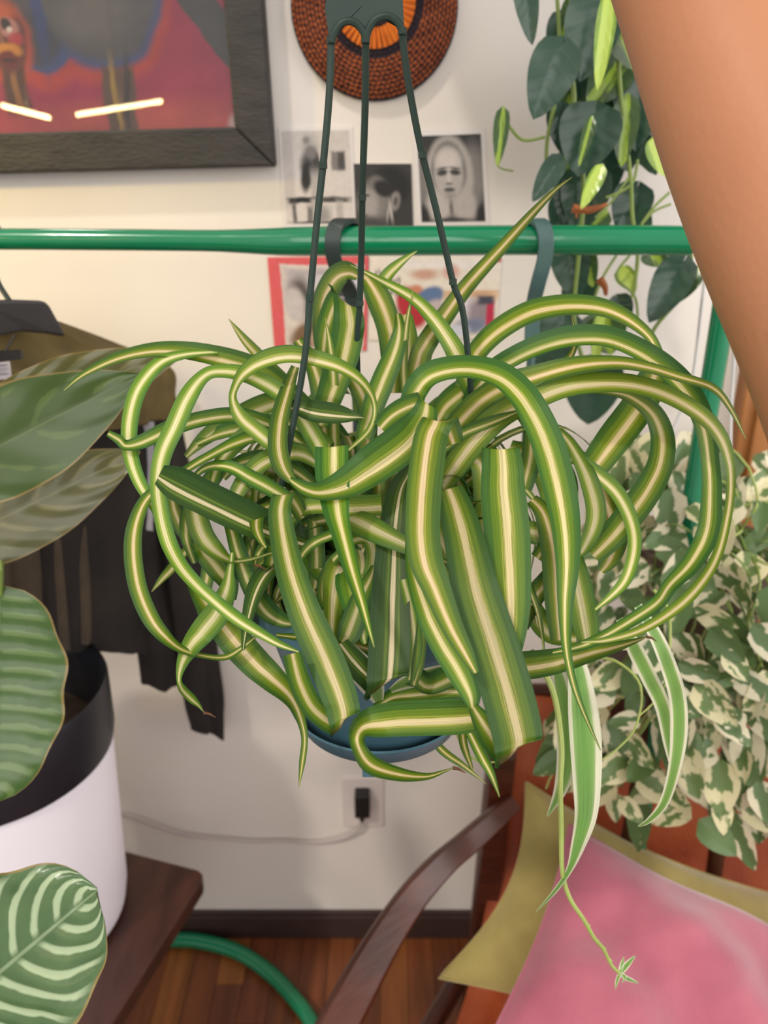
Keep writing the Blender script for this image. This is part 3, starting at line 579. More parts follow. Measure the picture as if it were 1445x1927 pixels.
# olive jacket nearest the viewer
olive_rows = [(PY(-120, 600, .84), PY(70, 590, .98)), (PY(-220, 690, .76), PY(205, 640, 1.10)), (PY(-250, 740, .74), PY(318, 690, 1.15)), (PY(-250, 800, .74), PY(326, 740, 1.16)), (PY(-240, 860, .75), PY(318, 790, 1.16))]
garment('jacket', 'olive brown jacket on the rack, its shoulder lit yellow against the wall', olive_rows, M['olive_cloth'], .030, 4, .007, seed=2)
def sleeve(root, rows, mat, seed):
    r2 = garment('sleeve', '', rows, mat, .022, 2, .004, seed=seed, nu=16)
    o = r2.children[0]; o.parent = root; o.location = -wloc(root); o.name = 'sleeve'; bpy.data.objects.remove(r2)
blk = [(PY(-210, 640, .80), PY(60, 625, 1.00)), (PY(-250, 740, .78), PY(296, 700, 1.17)), (PY(-230, 900, .78), PY(322, 850, 1.175)), (PY(-200, 1100, .80), PY(326, 1050, 1.175)), (PY(-190, 1215, .81), PY(322, 1228, 1.175))]
co = garment('coat', 'long black coat on the rack with its sleeve hanging lowest, down towards the cord', blk, M['black_cloth'], .026, 4, .006, seed=3)
sleeve(co, [(PY(270, 700, 1.12), PY(318, 700, 1.19)), (PY(285, 850, 1.12), PY(352, 860, 1.195)), (PY(315, 1050, 1.12), PY(388, 1060, 1.2)), (PY(338, 1230, 1.13), PY(412, 1240, 1.2)), (PY(352, 1330, 1.14), PY(422, 1320, 1.2)), (PY(366, 1372, 1.15), PY(416, 1384, 1.2))], M['black_cloth'], 5)
blk2 = [(PY(-300, 650, .78), PY(10, 640, 1.0)), (PY(-340, 800, .76), PY(180, 730, 1.13)), (PY(-320, 1000, .76), PY(240, 900, 1.14)), (PY(-300, 1180, .78), PY(255, 1150, 1.14))]
co = garment('coat', 'second black coat on the rack, its square sleeve end above the white planter', blk2, M['black_cloth'], .026, 4, .006, seed=4)
sleeve(co, [(PY(200, 760, 1.08), PY(262, 760, 1.16)), (PY(225, 950, 1.09), PY(300, 950, 1.17)), (PY(252, 1150, 1.1), PY(330, 1150, 1.17)), (PY(268, 1292, 1.12), PY(346, 1280, 1.17))], M['black_cloth'], 9)
gry = [(PY(-60, 700, .92), PY(50, 690, 1.0)), (PY(-60, 800, .92), PY(235, 750, 1.13)), (PY(-40, 960, .93), PY(246, 930, 1.14)), (PY(-20, 1010, .93), PY(240, 985, 1.14))]
garment('shirt', 'pale grey shirt hanging between the dark coats, seen under the big leaf', [(a+Vector((.012, 0, 0)), c+Vector((.045, 0, 0))) for a, c in gry], M['grey_cloth'], .012, 7, .010, seed=6)
brn = [(PY(-120, 800, .86), PY(60, 790, .95)), (PY(-120, 900, .85), PY(130, 880, 1.04)), (PY(-100, 1050, .85), PY(150, 1030, 1.05)), (PY(-80, 1220, .86), PY(160, 1210, 1.06))]
garment('trousers', 'dark brown folded trousers hanging low behind the leafy pot', [(a+Vector((.02, 0, 0)), c+Vector((.03, 0, 0))) for a, c in brn], M['brown_cloth'], .02, 5, .008, seed=8)
# broad charcoal hanger in front of the jacket
root = thing('clothes_hanger', 'broad charcoal hanger on the rack with a grey size tag below it', 'hanger', c0)
hp = [(-70, 566), (0, 564), (52, 566), (62, 575), (95, 634), (60, 628), (10, 624), (-70, 640)]
def hY(x): return .86+.05*(x+70)/165
b = MB(); b.prism([PY(x, y, hY(x))+Vector((.02, 0, 0)) for x, y in hp], (-.012, .004, 0)); b.build('shoulder_bar', M['coat_hanger'], root, smooth=False, bevel=.003)
hx = PY(-8, 540, .9)
tp = PY(-8, 450, RY)
b = MB(); b.tube(crv([tp+Vector((0, .016, -.004)), tp+Vector((0, .012, .010)), tp+Vector((0, 0, .0165)), tp+Vector((0, -.013, .010)), tp+Vector((0, -.016, -.02)), PY(-4, 530, .9), PY(-6, 566, .885)+Vector((.014, 0, 0))], 5), .003, 8); b.build('hook', M['hook_black'], root)
tagm = print_mat('size_tag', (176, 170, 176), [('r', .5, .82, .4, .03, 0, (60, 56, 60), .3), ('r', .5, .66, .4, .02, 0, (90, 86, 90), .3), ('r', .5, .55, .4, .02, 0, (90, 86, 90), .3), ('r', .5, .42, .3, .02, 0, (110, 104, 110), .3), ('r', .5, .3, .4, .03, 0, (70, 66, 70), .3)], .01, 20)
tc = [PY(x, y, .85) for x, y in ((-25, 718), (22, 712), (18, 680), (-25, 684))]
b = MB(); b.prism(tc, (0, .001, 0)); o = b.build('tag', M['socket'], root, smooth=False); quad('tag_print', tc, tagm, o, .0005)
b = MB(); b.prism([PY(x, y, .85) for x, y in ((-25, 684), (40, 676), (38, 660), (-25, 662))], (0, .006, 0)); b.build('tag_clip', M['black_plastic'], root, smooth=False)
b = MB(); b.tube([PY(8, 664, .853), PY(4, 630, .862)+Vector((.014, 0, 0))], .0012, 6); b.build('tag_string', M['black_plastic'], root)
# ================================================================ the hanging spider plant
PC = Vector((-.004, .548, 0)); RIM_Z, BOT_Z, RIM_R, BOT_R = 1.228, 1.092, .098, .064
plant = thing('spider_plant', 'variegated spider plant with curling striped leaves in a hanging blue green pot', 'plant', (PC.x, PC.y, BOT_Z))
b = MB()
b.lathe([(.0001, BOT_Z), (BOT_R-.006, BOT_Z), (BOT_R, BOT_Z+.006), (RIM_R-.006, RIM_Z-.028), (RIM_R-.001, RIM_Z-.026), (RIM_R+.003, RIM_Z-.022), (RIM_R+.003, RIM_Z-.002), (RIM_R, RIM_Z), (RIM_R-.004, RIM_Z-.003), (RIM_R-.007, RIM_Z-.03), (BOT_R-.004, BOT_Z+.008)], PC, 56)
b.build('pot', M['teal'], plant)
b = MB(); b.lathe([(.0001, BOT_Z-.006), (BOT_R-.012, BOT_Z-.006), (BOT_R+.004, BOT_Z+.004), (BOT_R+.012, BOT_Z+.020), (BOT_R+.0105, BOT_Z+.021), (BOT_R+.002, BOT_Z+.006), (.0001, BOT_Z-.002)], PC, 56)
for k in range(3):
    a = math.radians(25+120*k); c = PC+Vector((math.cos(a), math.sin(a), 0))*(BOT_R+.010); b.box((c.x-.006, c.y-.006, BOT_Z+.001), (c.x+.006, c.y+.006, BOT_Z+.010))
b.build('saucer', M['teal'], plant)
R = random.Random(4); v = []; f = []
for i in range(9):
    for k in range(40):
        r = (RIM_R-.0075)*i/8; a = math.tau*k/40; v.append((PC.x+r*math.cos(a), PC.y+r*math.sin(a), RIM_Z-.014+(R.uniform(-.004, .004) if i < 8 else -.004)+.010*(1-(i/8)**2)))
f = [(i*40+k, i*40+(k+1) % 40, (i+1)*40+(k+1) % 40, (i+1)*40+k) for i in range(8) for k in range(40)]
mobj('soil', v, f, M['soil'], plant)
# hanger: plate with two arches, three strands clipped to the rim, hook above
HY = PC.y-.012
def hp(x, y, dy=0): return PY(x, y, HY+dy)
outer = [(611, 15), (617, -20), (632, -52), (664, -70), (676, -150), (700, -150), (712, -70), (742, -52), (757, -20), (761, 60)]
arch2 = [(752, 60), (750, 50), (742, 39), (730, 33), (719, 32), (707, 36), (699, 47), (695, 62), (693, 74)]
arch1 = [(684, 74), (681, 62), (674, 50), (664, 44), (652, 43), (641, 49), (633, 60), (629, 74), (620, 76)]
poly = outer+arch2+arch1
bm = bmesh.new(); vs = [bm.verts.new(hp(x, y, -.0022)) for x, y in poly]; fc = bm.faces.new(vs)
bmesh.ops.triangulate(bm, faces=[fc]); r = bmesh.ops.extrude_face_region(bm, geom=bm.faces[:])
bmesh.ops.translate(bm, verts=[e for e in r['geom'] if isinstance(e, bmesh.types.BMVert)], vec=(0, .0044, 0)); bmesh.ops.recalc_face_normals(bm, faces=bm.faces[:])
me = bpy.data.meshes.new('hanger_plate'); bm.to_mesh(me); bm.free(); me.materials.append(M['hanger'])
o = bpy.data.objects.new('hanger_plate', me); link(o, plant); o.location = -plant.location
b = MB()
for arc in ([(623, 80), (629, 62), (640, 46), (652, 40), (666, 42), (678, 52), (686, 66), (688, 80)], [(688, 80), (692, 60), (702, 41), (716, 32), (732, 31), (746, 40), (754, 52), (757, 64)]):
    b.tube(crv([hp(x, y, -.0028) for x, y in arc], 4), .0022, 8)
b.build('arch_ribs', M['hanger'], plant)
b = MB(); hk = [(688, -146), (688, -196), (704, -232), (726, -262), (722, -300), (690, -318), (656, -302), (646, -270)]
b.tube(crv([hp(x, y) for x, y in hk], 6), .0032, 10); b.build('hook', M['hanger'], plant)
strands = [([(623, 76), (620, 170), (610, 290), (596, 420), (583, 560), (566, 720)], [(543, 915)], 205), ([(688, 76), (687, 200), (682, 350), (680, 470), (677, 570), (673, 700)], [], 95), ([(757, 60), (766, 140), (790, 270), (822, 400), (852, 530), (878, 640)], [], 28)]
for pts, more, az in strands:
    a = math.radians(az); end = Vector((PC.x+math.cos(a)*(RIM_R+.001), PC.y+math.sin(a)*(RIM_R+.001), RIM_Z-.006))
    n = len(pts); top = hp(*pts[0]); P = []
    for i, (x, y) in enumerate(pts):
        t = max(0, (hp(x, y).z - top.z)/(end.z-top.z)); t = min(t, .9); P.append(PY(x, y, top.y+(end.y-top.y)*t))
    P = crv(P+[end, end+Vector((0, 0, -.012))], 6)
    b = MB(); b.tube(P, .0023, 8)
    for i in (0, 13, 24): b.tube([P[i]+Vector((0, -.0010, .002)), P[i]+Vector((0, -.0010, -.002))], .0027, 8)
    b.build('hanger_strand', M['hanger'], plant)
    b = MB(); b.box((end.x-.006, end.y-.006, RIM_Z-.022), (end.x+.006, end.y+.006, RIM_Z+.004)); b.build('rim_clip', M['hanger'], plant, smooth=False, bevel=.002)

NX = 7
def ribbon(parent, P, Wv, Nv, mat, fold=.16, name='leaf', mid=None):
    """strap leaf mesh: P centre points, Wv half-width vectors, Nv upper normals"""
    v = []; uv = []; L = 0; n = len(P)
    for i in range(n):
        if i: L += (P[i]-P[i-1]).length
        h = Wv[i].length
        for k in range(NX):
            a = -1+2*k/(NX-1)
            q = P[i]+Wv[i]*a+Nv[i]*(abs(a)**1.3*fold*h)
            if mid: q = q+(mid[i]-Nv[i]*abs(mid[i].length*.8))*(1-a*a)
            v.append(q); uv.append(((a+1)/2, L*14))
    f = [(i*NX+k, i*NX+k+1, (i+1)*NX+k+1, (i+1)*NX+k) for i in range(n-1) for k in range(NX-1)]
    return mobj(name, v, f, mat, parent, True, uv)

def traced_leaf(parent, d0, d1, pts, mat='spider', seg=7, bow=0.0, name='leaf', fold=None):
    """strap leaf through photographed positions (x, y, apparent width) set at real distances d0 (root) to d1 (tip);
    a fourth entry +1 / -1 marks a sharp crease after which the leaf runs behind / in front of itself"""
    L = [0]
    for a, c in zip(pts, pts[1:]): L.append(L[-1]+math.hypot(c[0]-a[0], c[1]-a[1]))
    Q = [(p[0], p[1], d0+(d1-d0)*(l/L[-1])-bow*math.sin(math.pi*l/L[-1]), p[2]) for p, l in zip(pts, L)]
    creases = [(i, p[3]) for i, p in enumerate(pts) if len(p) > 3]
    cuts = [0]+[i for i, _ in creases]+[len(pts)-1]
    rows = []; off = 0.0; wprev = None        # each row: x, y, depth, width, tangent, width direction, crease (point, direction)
    for k in range(len(cuts)-1):
        sec = cr(Q[cuts[k]:cuts[k+1]+1], seg); m_ = len(sec); new = []
        if k: off += creases[k-1][1]*.016
        for i in range(m_):
            a = sec[max(i-1, 0)]; c = sec[min(i+1, m_-1)]; tx_, ty_ = c[0]-a[0], c[1]-a[1]; l = math.hypot(tx_, ty_) or 1e-6
            t = Vector((tx_/l, ty_/l)); q = Vector((-t.y, t.x))
            if i == 0 and k:                   # crease: mirror the width direction about the crease line
                t0, w0 = rows[-1][4], rows[-1][5]; cd_ = t0+t
                cd_ = cd_.normalized() if cd_.length > .12 else w0.copy()
                ref = cd_*(2*w0.dot(cd_))-w0; wprev = ref
                pt = Vector((sec[0][0], sec[0][1]))
                for j in range(len(rows)): 
                    if rows[j][6] is None and j > len(rows)-2*seg: rows[j][6] = (pt, cd_, k-1)
            if wprev is not None and q.dot(wprev) < 0: q = -q
            wprev = q; new.append([sec[i][0], sec[i][1], sec[i][2]+off, sec[i][3], t, q, (pt, cd_, k-1) if k and i < 2*seg else None, k])
        rows += new
    n = len(rows); sm = []
    for i in range(n):
        s = Vector((0, 0))
        for j in range(max(0, i-2), min(n, i+3)):
            if rows[j][7] == rows[i][7]: s += rows[j][5]*(3-abs(i-j))
        sm.append(s.normalized() if s.length > 1e-6 else rows[i][5])
    Wm = max(r[3]*r[2] for r in rows)/FPX/2
    P = []; Wv = []; Nv = []
    for i, (x, y, d, w, t2, q2, crs, k_) in enumerate(rows):
        h = max(w, .8)*d/FPX/2; t = i/(n-1)
        prof = min(1, .55+t*3)*min(1, ((1-t)/.35)**.7 if t > .65 else 1)
        ht = max(h, min(Wm*prof*.92, h*1.9)); sn_ = math.sqrt(max(0, 1-(h/ht)**2))
        s = 1 if -sm[i].y > 0 else -1; dl = s*min(1, abs(sm[i].y)*2.2)*ht*sn_
        E_ = []
        for sg in (1, -1):
            e = Vector((x, y))+sm[i]*(sg*max(w, .8)/2)
            if crs:
                q, cd_, kb = crs; nn = Vector((-cd_.y, cd_.x)); before = k_ == kb
                dirn = t2 if before else -t2
                if nn.dot(dirn) < 0: nn = -nn
                over = (e-q).dot(nn); den = dirn.dot(nn)
                if over > 0 and den > .15: e = e-dirn*(over/den)
            E_.append(Pd(e.x, e.y, d+sg*dl))
        P.append((E_[0]+E_[1])/2); Wv.append((E_[0]-E_[1])/2)
    for i in range(n):
        T = P[min(i+1, n-1)]-P[max(i-1, 0)]; nn = T.cross(Wv[i])
        if nn.length < 1e-10: nn = (CAM-P[i])
        nn.normalize()
        if nn.dot(CAM-P[i]) < 0: nn = -nn
        Nv.append(nn)
    mid = []            # the leaf is folded along its midrib, so the half under the fold looks narrower
    for w in Wv:
        k = abs(w.z)/max(w.length, 1e-9); mid.append(w*((-1 if w.z > 0 else 1)*.34*k*k))
    return ribbon(parent, P, Wv, Nv, M[mat], fold if fold is not None else random.uniform(.04, .12), name, mid)

LEAVES = [
 (.505, .50, [(610, 1195, 16), (640, 1215, 34), (672, 1250, 50), (700, 1290, 46), (712, 1320, 20)], 'spider_edge'),
 (.50, .495, [(735, 1300, 10), (765, 1284, 26), (810, 1270, 30), (860, 1262, 26), (900, 1270, 14)], 'spider_edge'),
 (.53, .52, [(560, 1000, 20), (580, 985, 24), (620, 975, 26), (660, 985, 26), (690, 1010, 16)]),
 (.52, .51, [(650, 1020, 20), (690, 1010, 30), (705, 1040, 34), (700, 1090, 34), (690, 1130, 20)]),
 (.52, .51, [(590, 1110, 12), (612, 1140, 20), (640, 1165, 22), (672, 1200, 14)]),
 (.53, .52, [(560, 1040, 16), (570, 1080, 28), (584, 1120, 30), (606, 1160, 22), (622, 1190, 8)]),
 (.56, .54, [(600, 870, 26), (560, 850, 34), (510, 860, 36), (470, 890, 34), (440, 940, 28), (425, 990, 12)]),
 (.57, .55, [(620, 840, 26), (560, 800, 36), (500, 800, 38), (450, 830, 34), (410, 880, 24), (395, 930, 6)]),
 (.58, .57, [(430, 860, 20), (400, 900, 34), (360, 960, 34), (352, 1010, 26), (366, 1060, 10)]),
 # (root distance, tip distance, [(x, y, apparent width)...])
 (.60, .56, [(650, 890, 30), (600, 800, 36), (540, 735, 40), (480, 692, 40), (400, 668, 38), (310, 658, 30), (230, 671, 22), (160, 703, 13), (120, 735, 2)]),
 (.58, .52, [(410, 662, 10), (345, 668, 18), (300, 684, 26), (262, 730, 32), (245, 790, 32), (245, 850, 30), (262, 905, 26), (292, 955, 20), (300, 985, 10)]),
 (.52, .53, [(300, 915, 14), (276, 938, 22), (260, 970, 28), (251, 1008, 33), (251, 1054, 35), (260, 1107, 35), (280, 1157, 34), (305, 1193, 28), (340, 1222, 16), (385, 1235, 10), (424, 1237, 12), (454, 1220, 10), (482, 1197, 5)]),
 (.56, .47, [(620, 890, 30), (597, 835, 36), (566, 783, 36), (525, 738, 34), (469, 707, 32), (417, 699, 26), (385, 708, 26), (355, 745, 36), (330, 800, 38), (308, 850, 36), (298, 906, 32), (303, 963, 31), (317, 1020, 32), (340, 1065, 29), (372, 1102, 27), (404, 1130, 26), (447, 1164, 26), (493, 1193, 20), (527, 1212, 15), (562, 1226, 5)]),
 (.52, .53, [(655, 848, 6), (694, 811, 12), (705, 773, 10), (695, 738, 14), (663, 704, 22), (614, 680, 30), (549, 666, 34), (497, 676, 33), (462, 700, 26), (445, 725, 16), (438, 752, 16), (452, 783, 28), (482, 810, 32), (515, 838, 30)]),
 (.57, .53, [(600, 860, 26), (545, 818, 28), (490, 792, 30), (440, 781, 30), (380, 788, 30), (320, 806, 32), (270, 830, 28), (238, 838, 20), (222, 826, 18), (203, 815, 12)]),
 (.58, .52, [(590, 860, 24), (540, 826, 28), (490, 818, 28), (445, 832, 24), (400, 855, 18), (358, 878, 16), (317, 904, 8)]),
 (.53, .49, [(590, 1020, 40), (550, 1010, 56), (502, 991, 62), (447, 966, 66), (383, 935, 66), (330, 908, 64), (300, 893, 40)], 'spider_dark'),
 (.54, .54, [(560, 960, 26), (527, 930, 30), (472, 899, 30), (435, 880, 24), (399, 878, 18), (372, 892, 12), (350, 925, 6)]),
 (.51, .42, [(640, 905, 36), (632, 870, 52), (624, 839, 62, -1), (624, 880, 63), (627, 910, 62), (632, 961, 50), (641, 1002, 39), (660, 1072, 31), (679, 1133, 21), (693, 1182, 12), (704, 1218, 2)]),
 (.51, .47, [(715, 805, 30), (738, 782, 36), (770, 764, 38), (803, 754, 34, -1), (796, 788, 56), (767, 826, 74), (711, 868, 76), (656, 907, 60), (605, 925, 36), (572, 918, 26), (545, 901, 10)]),
 (.55, .51, [(556, 690, 16), (541, 735, 28), (526, 790, 35), (523, 842, 38), (532, 878, 36), (550, 905, 18)]),
 (.51, .44, [(570, 975, 24), (553, 945, 34), (536, 926, 38, -1), (527, 961, 43), (533, 1016, 50), (549, 1085, 57), (574, 1155, 64), (605, 1224, 70), (628, 1280, 70), (643, 1325, 66), (650, 1363, 60, 1), (615, 1351, 48), (585, 1325, 43), (563, 1280, 42), (550, 1230, 36)]),
 (.50, .45, [(775, 880, 16), (767, 893, 26), (750, 930, 42), (740, 1004, 58), (737, 1073, 68), (734, 1142, 74), (733, 1211, 79), (728, 1292, 78, 1), (700, 1278, 50), (664, 1243, 46), (640, 1212, 34)], 'spider_dark'),
 (.49, .42, [(856, 835, 34), (846, 808, 44), (830, 785, 54, -1), (814, 812, 62), (806, 850, 66), (799, 911, 66), (796, 952, 66), (795, 1004, 66), (802, 1056, 64), (822, 1108, 54), (850, 1177, 42), (877, 1229, 30), (896, 1266, 12)]),
 (.46, .43, [(768, 980, 10), (771, 1010, 18), (781, 1073, 36), (804, 1142, 52), (835, 1204, 60), (866, 1258, 58), (886, 1305, 40), (890, 1335, 16)]),
 (.48, .42, [(846, 975, 40), (842, 945, 46), (842, 918, 50, -1), (854, 950, 62), (870, 1004, 74), (894, 1108, 88), (927, 1211, 96), (956, 1310, 98), (973, 1380, 96), (976, 1418, 90, 1), (940, 1398, 62), (914, 1366, 46), (890, 1330, 20)]),
 (.455, .455, [(900, 1345, 60), (860, 1348, 68), (808, 1350, 68), (738, 1353, 66), (695, 1362, 56), (674, 1380, 34), (674, 1406, 28), (697, 1440, 36), (749, 1458, 27), (801, 1462, 14), (835, 1452, 6), (852, 1445, 2)]),
 (.51, .46, [(932, 905, 50), (936, 872, 60), (942, 843, 68, -1), (945, 880, 78), (946, 925, 84), (953, 1000, 87), (957, 1080, 84), (960, 1150, 74), (958, 1220, 50), (955, 1260, 20)]),
 (.53, .45, [(775, 770, 40), (780, 738, 46), (803, 708, 46), (841, 694, 44), (891, 692, 44), (945, 708, 50), (990, 752, 56), (1026, 822, 62), (1050, 905, 64), (1064, 985, 56), (1068, 1060, 46), (1064, 1140, 30), (1066, 1220, 18), (1080, 1290, 14), (1102, 1350, 9), (1130, 1412, 2)]),
 (.60, .58, [(870, 730, 30), (884, 692, 36), (905, 655, 40), (945, 618, 42), (1000, 588, 42), (1062, 576, 40), (1123, 579, 36), (1172, 597, 30), (1214, 627, 22), (1232, 655, 22), (1234, 685, 40), (1226, 716, 58), (1197, 769, 64), (1154, 826, 64), (1118, 876, 56)]),
 (.59, .50, [(880, 760, 26), (900, 722, 32), (940, 686, 36), (1000, 655, 38), (1062, 635, 40), (1123, 631, 40), (1172, 643, 40), (1231, 674, 42), (1277, 714, 46), (1308, 757, 44), (1326, 806, 40), (1335, 868, 36), (1338, 930, 40), (1332, 1000, 44), (1302, 1058, 38), (1263, 1100, 30), (1239, 1133, 28), (1194, 1163, 26), (1142, 1194, 22), (1094, 1215, 18), (1040, 1228, 8)]),
 (.58, .50, [(825, 860, 34), (845, 822, 42), (880, 778, 48), (920, 743, 46), (960, 722, 44), (1000, 710, 42), (1077, 690, 36), (1154, 684, 27), (1216, 692, 22), (1277, 710, 19), (1339, 730, 16), (1372, 766, 12), (1404, 827, 2)]),
 (.57, .47, [(830, 920, 34), (855, 880, 44), (900, 820, 50), (950, 776, 48), (1018, 743, 46), (1077, 725, 42), (1154, 721, 38), (1216, 730, 36), (1271, 752, 34), (1323, 786, 32), (1354, 823, 28), (1371, 868, 22), (1375, 914, 18), (1369, 970, 18), (1352, 1040, 20), (1325, 1090, 23), (1280, 1138, 24), (1211, 1183, 18), (1142, 1204, 13), (1094, 1208, 3)]),
 (.57, .55, [(1080, 735, 8), (1151, 738, 16), (1191, 749, 28), (1228, 778, 38), (1246, 822, 46), (1243, 870, 50), (1222, 916, 54), (1191, 960, 56), (1155, 1005, 52), (1115, 1045, 40)]),
 (.57, .52, [(1050, 860, 20), (1080, 862, 24), (1104, 876, 27), (1154, 918, 30), (1182, 965, 29), (1194, 1015, 27), (1188, 1061, 25), (1169, 1102, 22), (1120, 1147, 7)]),
 (.58, .56, [(1080, 850, 18), (1112, 881, 30), (1139, 948, 52), (1152, 1006, 58), (1146, 1048, 44), (1130, 1075, 16)]),
 (.57, .54, [(1050, 810, 14), (1074, 838, 22), (1108, 904, 36), (1121, 971, 38), (1100, 1029, 26), (1080, 1048, 8)]),
 (.61, .57, [(770, 760, 36), (789, 680, 42), (799, 652, 40), (834, 600, 36), (880, 538, 31), (942, 470, 24), (1000, 405, 17), (1045, 358, 9), (1077, 333, 1)]),
 (.60, .56, [(915, 800, 34), (905, 765, 38), (890, 732, 41), (866, 680, 41), (847, 645, 36), (815, 600, 30), (776, 561, 23), (717, 528, 14), (659, 498, 1)]),
 (.64, .62, [(620, 720, 30), (612, 660, 38), (609, 616, 42), (611, 567, 45), (629, 526, 44), (652, 510, 38), (674, 520, 18)]),
 (.64, .60, [(678, 516, 14), (692, 528, 32), (712, 561, 48), (731, 616, 46), (738, 678, 42), (738, 740, 34)]),
 (.62, .58, [(606, 680, 26), (612, 622, 36), (632, 566, 38), (650, 560, 46, -1), (656, 600, 58), (655, 622, 60), (645, 672, 60), (622, 740, 52), (600, 800, 40)]),
 (.59, .57, [(762, 740, 14), (760, 690, 14), (763, 640, 12), (768, 595, 9), (778, 545, 1)]),
 (.585, .56, [(630, 850, 22), (629, 800, 20), (628, 740, 19), (627, 700, 18), (621, 648, 12), (612, 598, 1)]),
 (.64, .63, [(715, 545, 28), (730, 516, 24), (758, 491, 15), (785, 472, 1)]),
 (.62, .60, [(580, 770, 22), (540, 722, 24), (504, 686, 23), (462, 641, 17), (430, 600, 1)]),
 (.54, .53, [(545, 770, 20), (560, 767, 32), (596, 774, 42), (642, 780, 34), (687, 787, 2)], 'spider_dark'),
 (.585, .57, [(748, 590, 10), (752, 620, 24), (746, 655, 36), (722, 714, 44), (702, 766, 42), (685, 825, 34)]),
 (.545, .53, [(350, 1080, 14), (385, 1130, 44), (430, 1190, 60), (470, 1236, 60), (510, 1276, 52), (545, 1312, 36), (564, 1350, 20), (573, 1390, 13), (569, 1434, 12), (562, 1482, 1)]),
 (.53, .53, [(437, 1040, 8), (433, 1075, 16), (428, 1110, 32), (411, 1150, 48), (382, 1187, 48), (358, 1220, 36), (342, 1253, 20), (337, 1279, 10), (343, 1297, 16), (360, 1315, 17), (374, 1328, 9), (384, 1341, 1)]),
 (.50, .54, [(900, 1235, 30), (940, 1250, 46), (985, 1252, 54), (1050, 1243, 48), (1100, 1232, 38), (1150, 1221, 24), (1195, 1207, 10), (1217, 1198, 2)]),
 (.60, .60, [(1080, 1225, 16), (1088, 1262, 38), (1094, 1311, 52), (1098, 1350, 58), (1102, 1400, 60), (1104, 1467, 54), (1102, 1536, 42), (1087, 1595, 26), (1070, 1640, 12), (1042, 1680, 8), (1008, 1716, 1)], 'spider_edge'),
 (.61, .62, [(1045, 1250, 16), (1054, 1290, 32), (1066, 1363, 40), (1066, 1432, 38), (1053, 1490, 24), (1030, 1536, 3)], 'spider_edge'),
 (.62, .64, [(1165, 1165, 14), (1194, 1221, 30), (1222, 1277, 31), (1246, 1329, 29), (1260, 1398, 25), (1268, 1455, 8)], 'spider_edge'),
 (.60, .62, [(1200, 1140, 16), (1232, 1194, 26), (1256, 1249, 31), (1274, 1311, 33), (1277, 1381, 33), (1268, 1450, 24), (1249, 1512, 18), (1220, 1545, 10), (1200, 1555, 2)], 'spider_edge'),
 (.52, .51, [(690, 940, 30), (718, 950, 40), (656, 953, 40), (600, 951, 33), (560, 962, 24), (520, 990, 8)][1:]),
 (.53, .52, [(650, 940, 24), (663, 983, 42), (677, 1022, 46), (683, 1066, 36), (670, 1102, 12)]),
 (.53, .52, [(588, 950, 26), (592, 980, 29), (596, 1030, 31), (596, 1085, 31), (588, 1140, 22)]),
 (.51, .50, [(640, 1000, 16), (618, 1008, 20), (597, 1017, 20), (578, 1032, 20), (562, 1058, 12), (552, 1090, 4)]),
 (.52, .51, [(640, 1040, 16), (622, 1062, 20), (609, 1095, 22), (610, 1128, 24), (632, 1156, 24), (665, 1182, 16)]),
 (.50, .49, [(706, 1065, 14), (698, 1090, 26), (679, 1130, 40), (658, 1188, 46), (645, 1210, 26)]),
 (.535, .53, [(362, 930, 18), (370, 974, 42), (384, 1010, 42), (408, 1038, 32), (436, 1055, 12), (470, 1053, 8), (512, 1040, 4)]),
 (.545, .535, [(425, 960, 22), (437, 997, 28), (450, 1043, 32), (472, 1100, 38), (500, 1145, 40), (530, 1166, 30), (556, 1172, 14)]),
 (.555, .55, [(372, 1015, 34), (392, 1040, 50), (414, 1068, 52), (432, 1100, 36), (440, 1130, 10)]),
 (.56, .55, [(388, 1040, 20), (391, 1080, 26), (380, 1125, 28), (382, 1160, 16)]),
 (.59, .58, [(322, 930, 20), (328, 962, 30), (345, 997, 30), (372, 1030, 14)]),
 (.64, .66, [(350, 1035, 14), (326, 1065, 18), (303, 1092, 12), (285, 1114, 1)]),
 (.54, .53, [(520, 1003, 16), (505, 1016, 18), (487, 1040, 14), (479, 1062, 2)]),
 (.55, .55, [(545, 1085, 12), (526, 1105, 14), (520, 1130, 14), (534, 1159, 12), (556, 1172, 6)]),
 (.58, .56, [(1000, 940, 24), (1023, 971, 36), (1040, 1038, 46), (1046, 1122, 46), (1052, 1205, 34)]),
 (.56, .54, [(1060, 1000, 24), (1077, 1060, 46), (1092, 1120, 52), (1102, 1175, 50), (1106, 1207, 34)]),
 (.56, .55, [(835, 845, 18), (870, 815, 22), (934, 790, 19), (988, 770, 1)]),
 (.62, .61, [(820, 800, 36), (838, 764, 44), (870, 735, 44), (905, 712, 30)]),
 (.59, .59, [(1040, 700, 20), (1062, 683, 16), (1079, 660, 12), (1083, 628, 7), (1074, 592, 1)]),
 (.63, .62, [(768, 740, 36), (770, 690, 44), (766, 640, 42), (764, 592, 24)]),
 (.57, .57, [(420, 900, 14), (450, 870, 24), (500, 860, 28), (550, 880, 28), (590, 910, 20)]),
 (.60, .59, [(370, 835, 12), (420, 812, 28), (470, 800, 34), (530, 812, 34), (600, 850, 28)]),
 (.60, .60, [(350, 860, 10), (390, 822, 30), (440, 790, 40), (500, 760, 40), (560, 745, 30)]),
 (.59, .58, [(640, 690, 20), (668, 720, 32), (690, 770, 38), (690, 830, 36), (680, 890, 28)]),
 (.60, .58, [(560, 640, 20), (590, 690, 32), (605, 750, 38), (610, 820, 38), (612, 880, 28)]),
 (.57, .56, [(880, 860, 26), (905, 880, 40), (915, 950, 50), (905, 1040, 52), (890, 1120, 40)]),
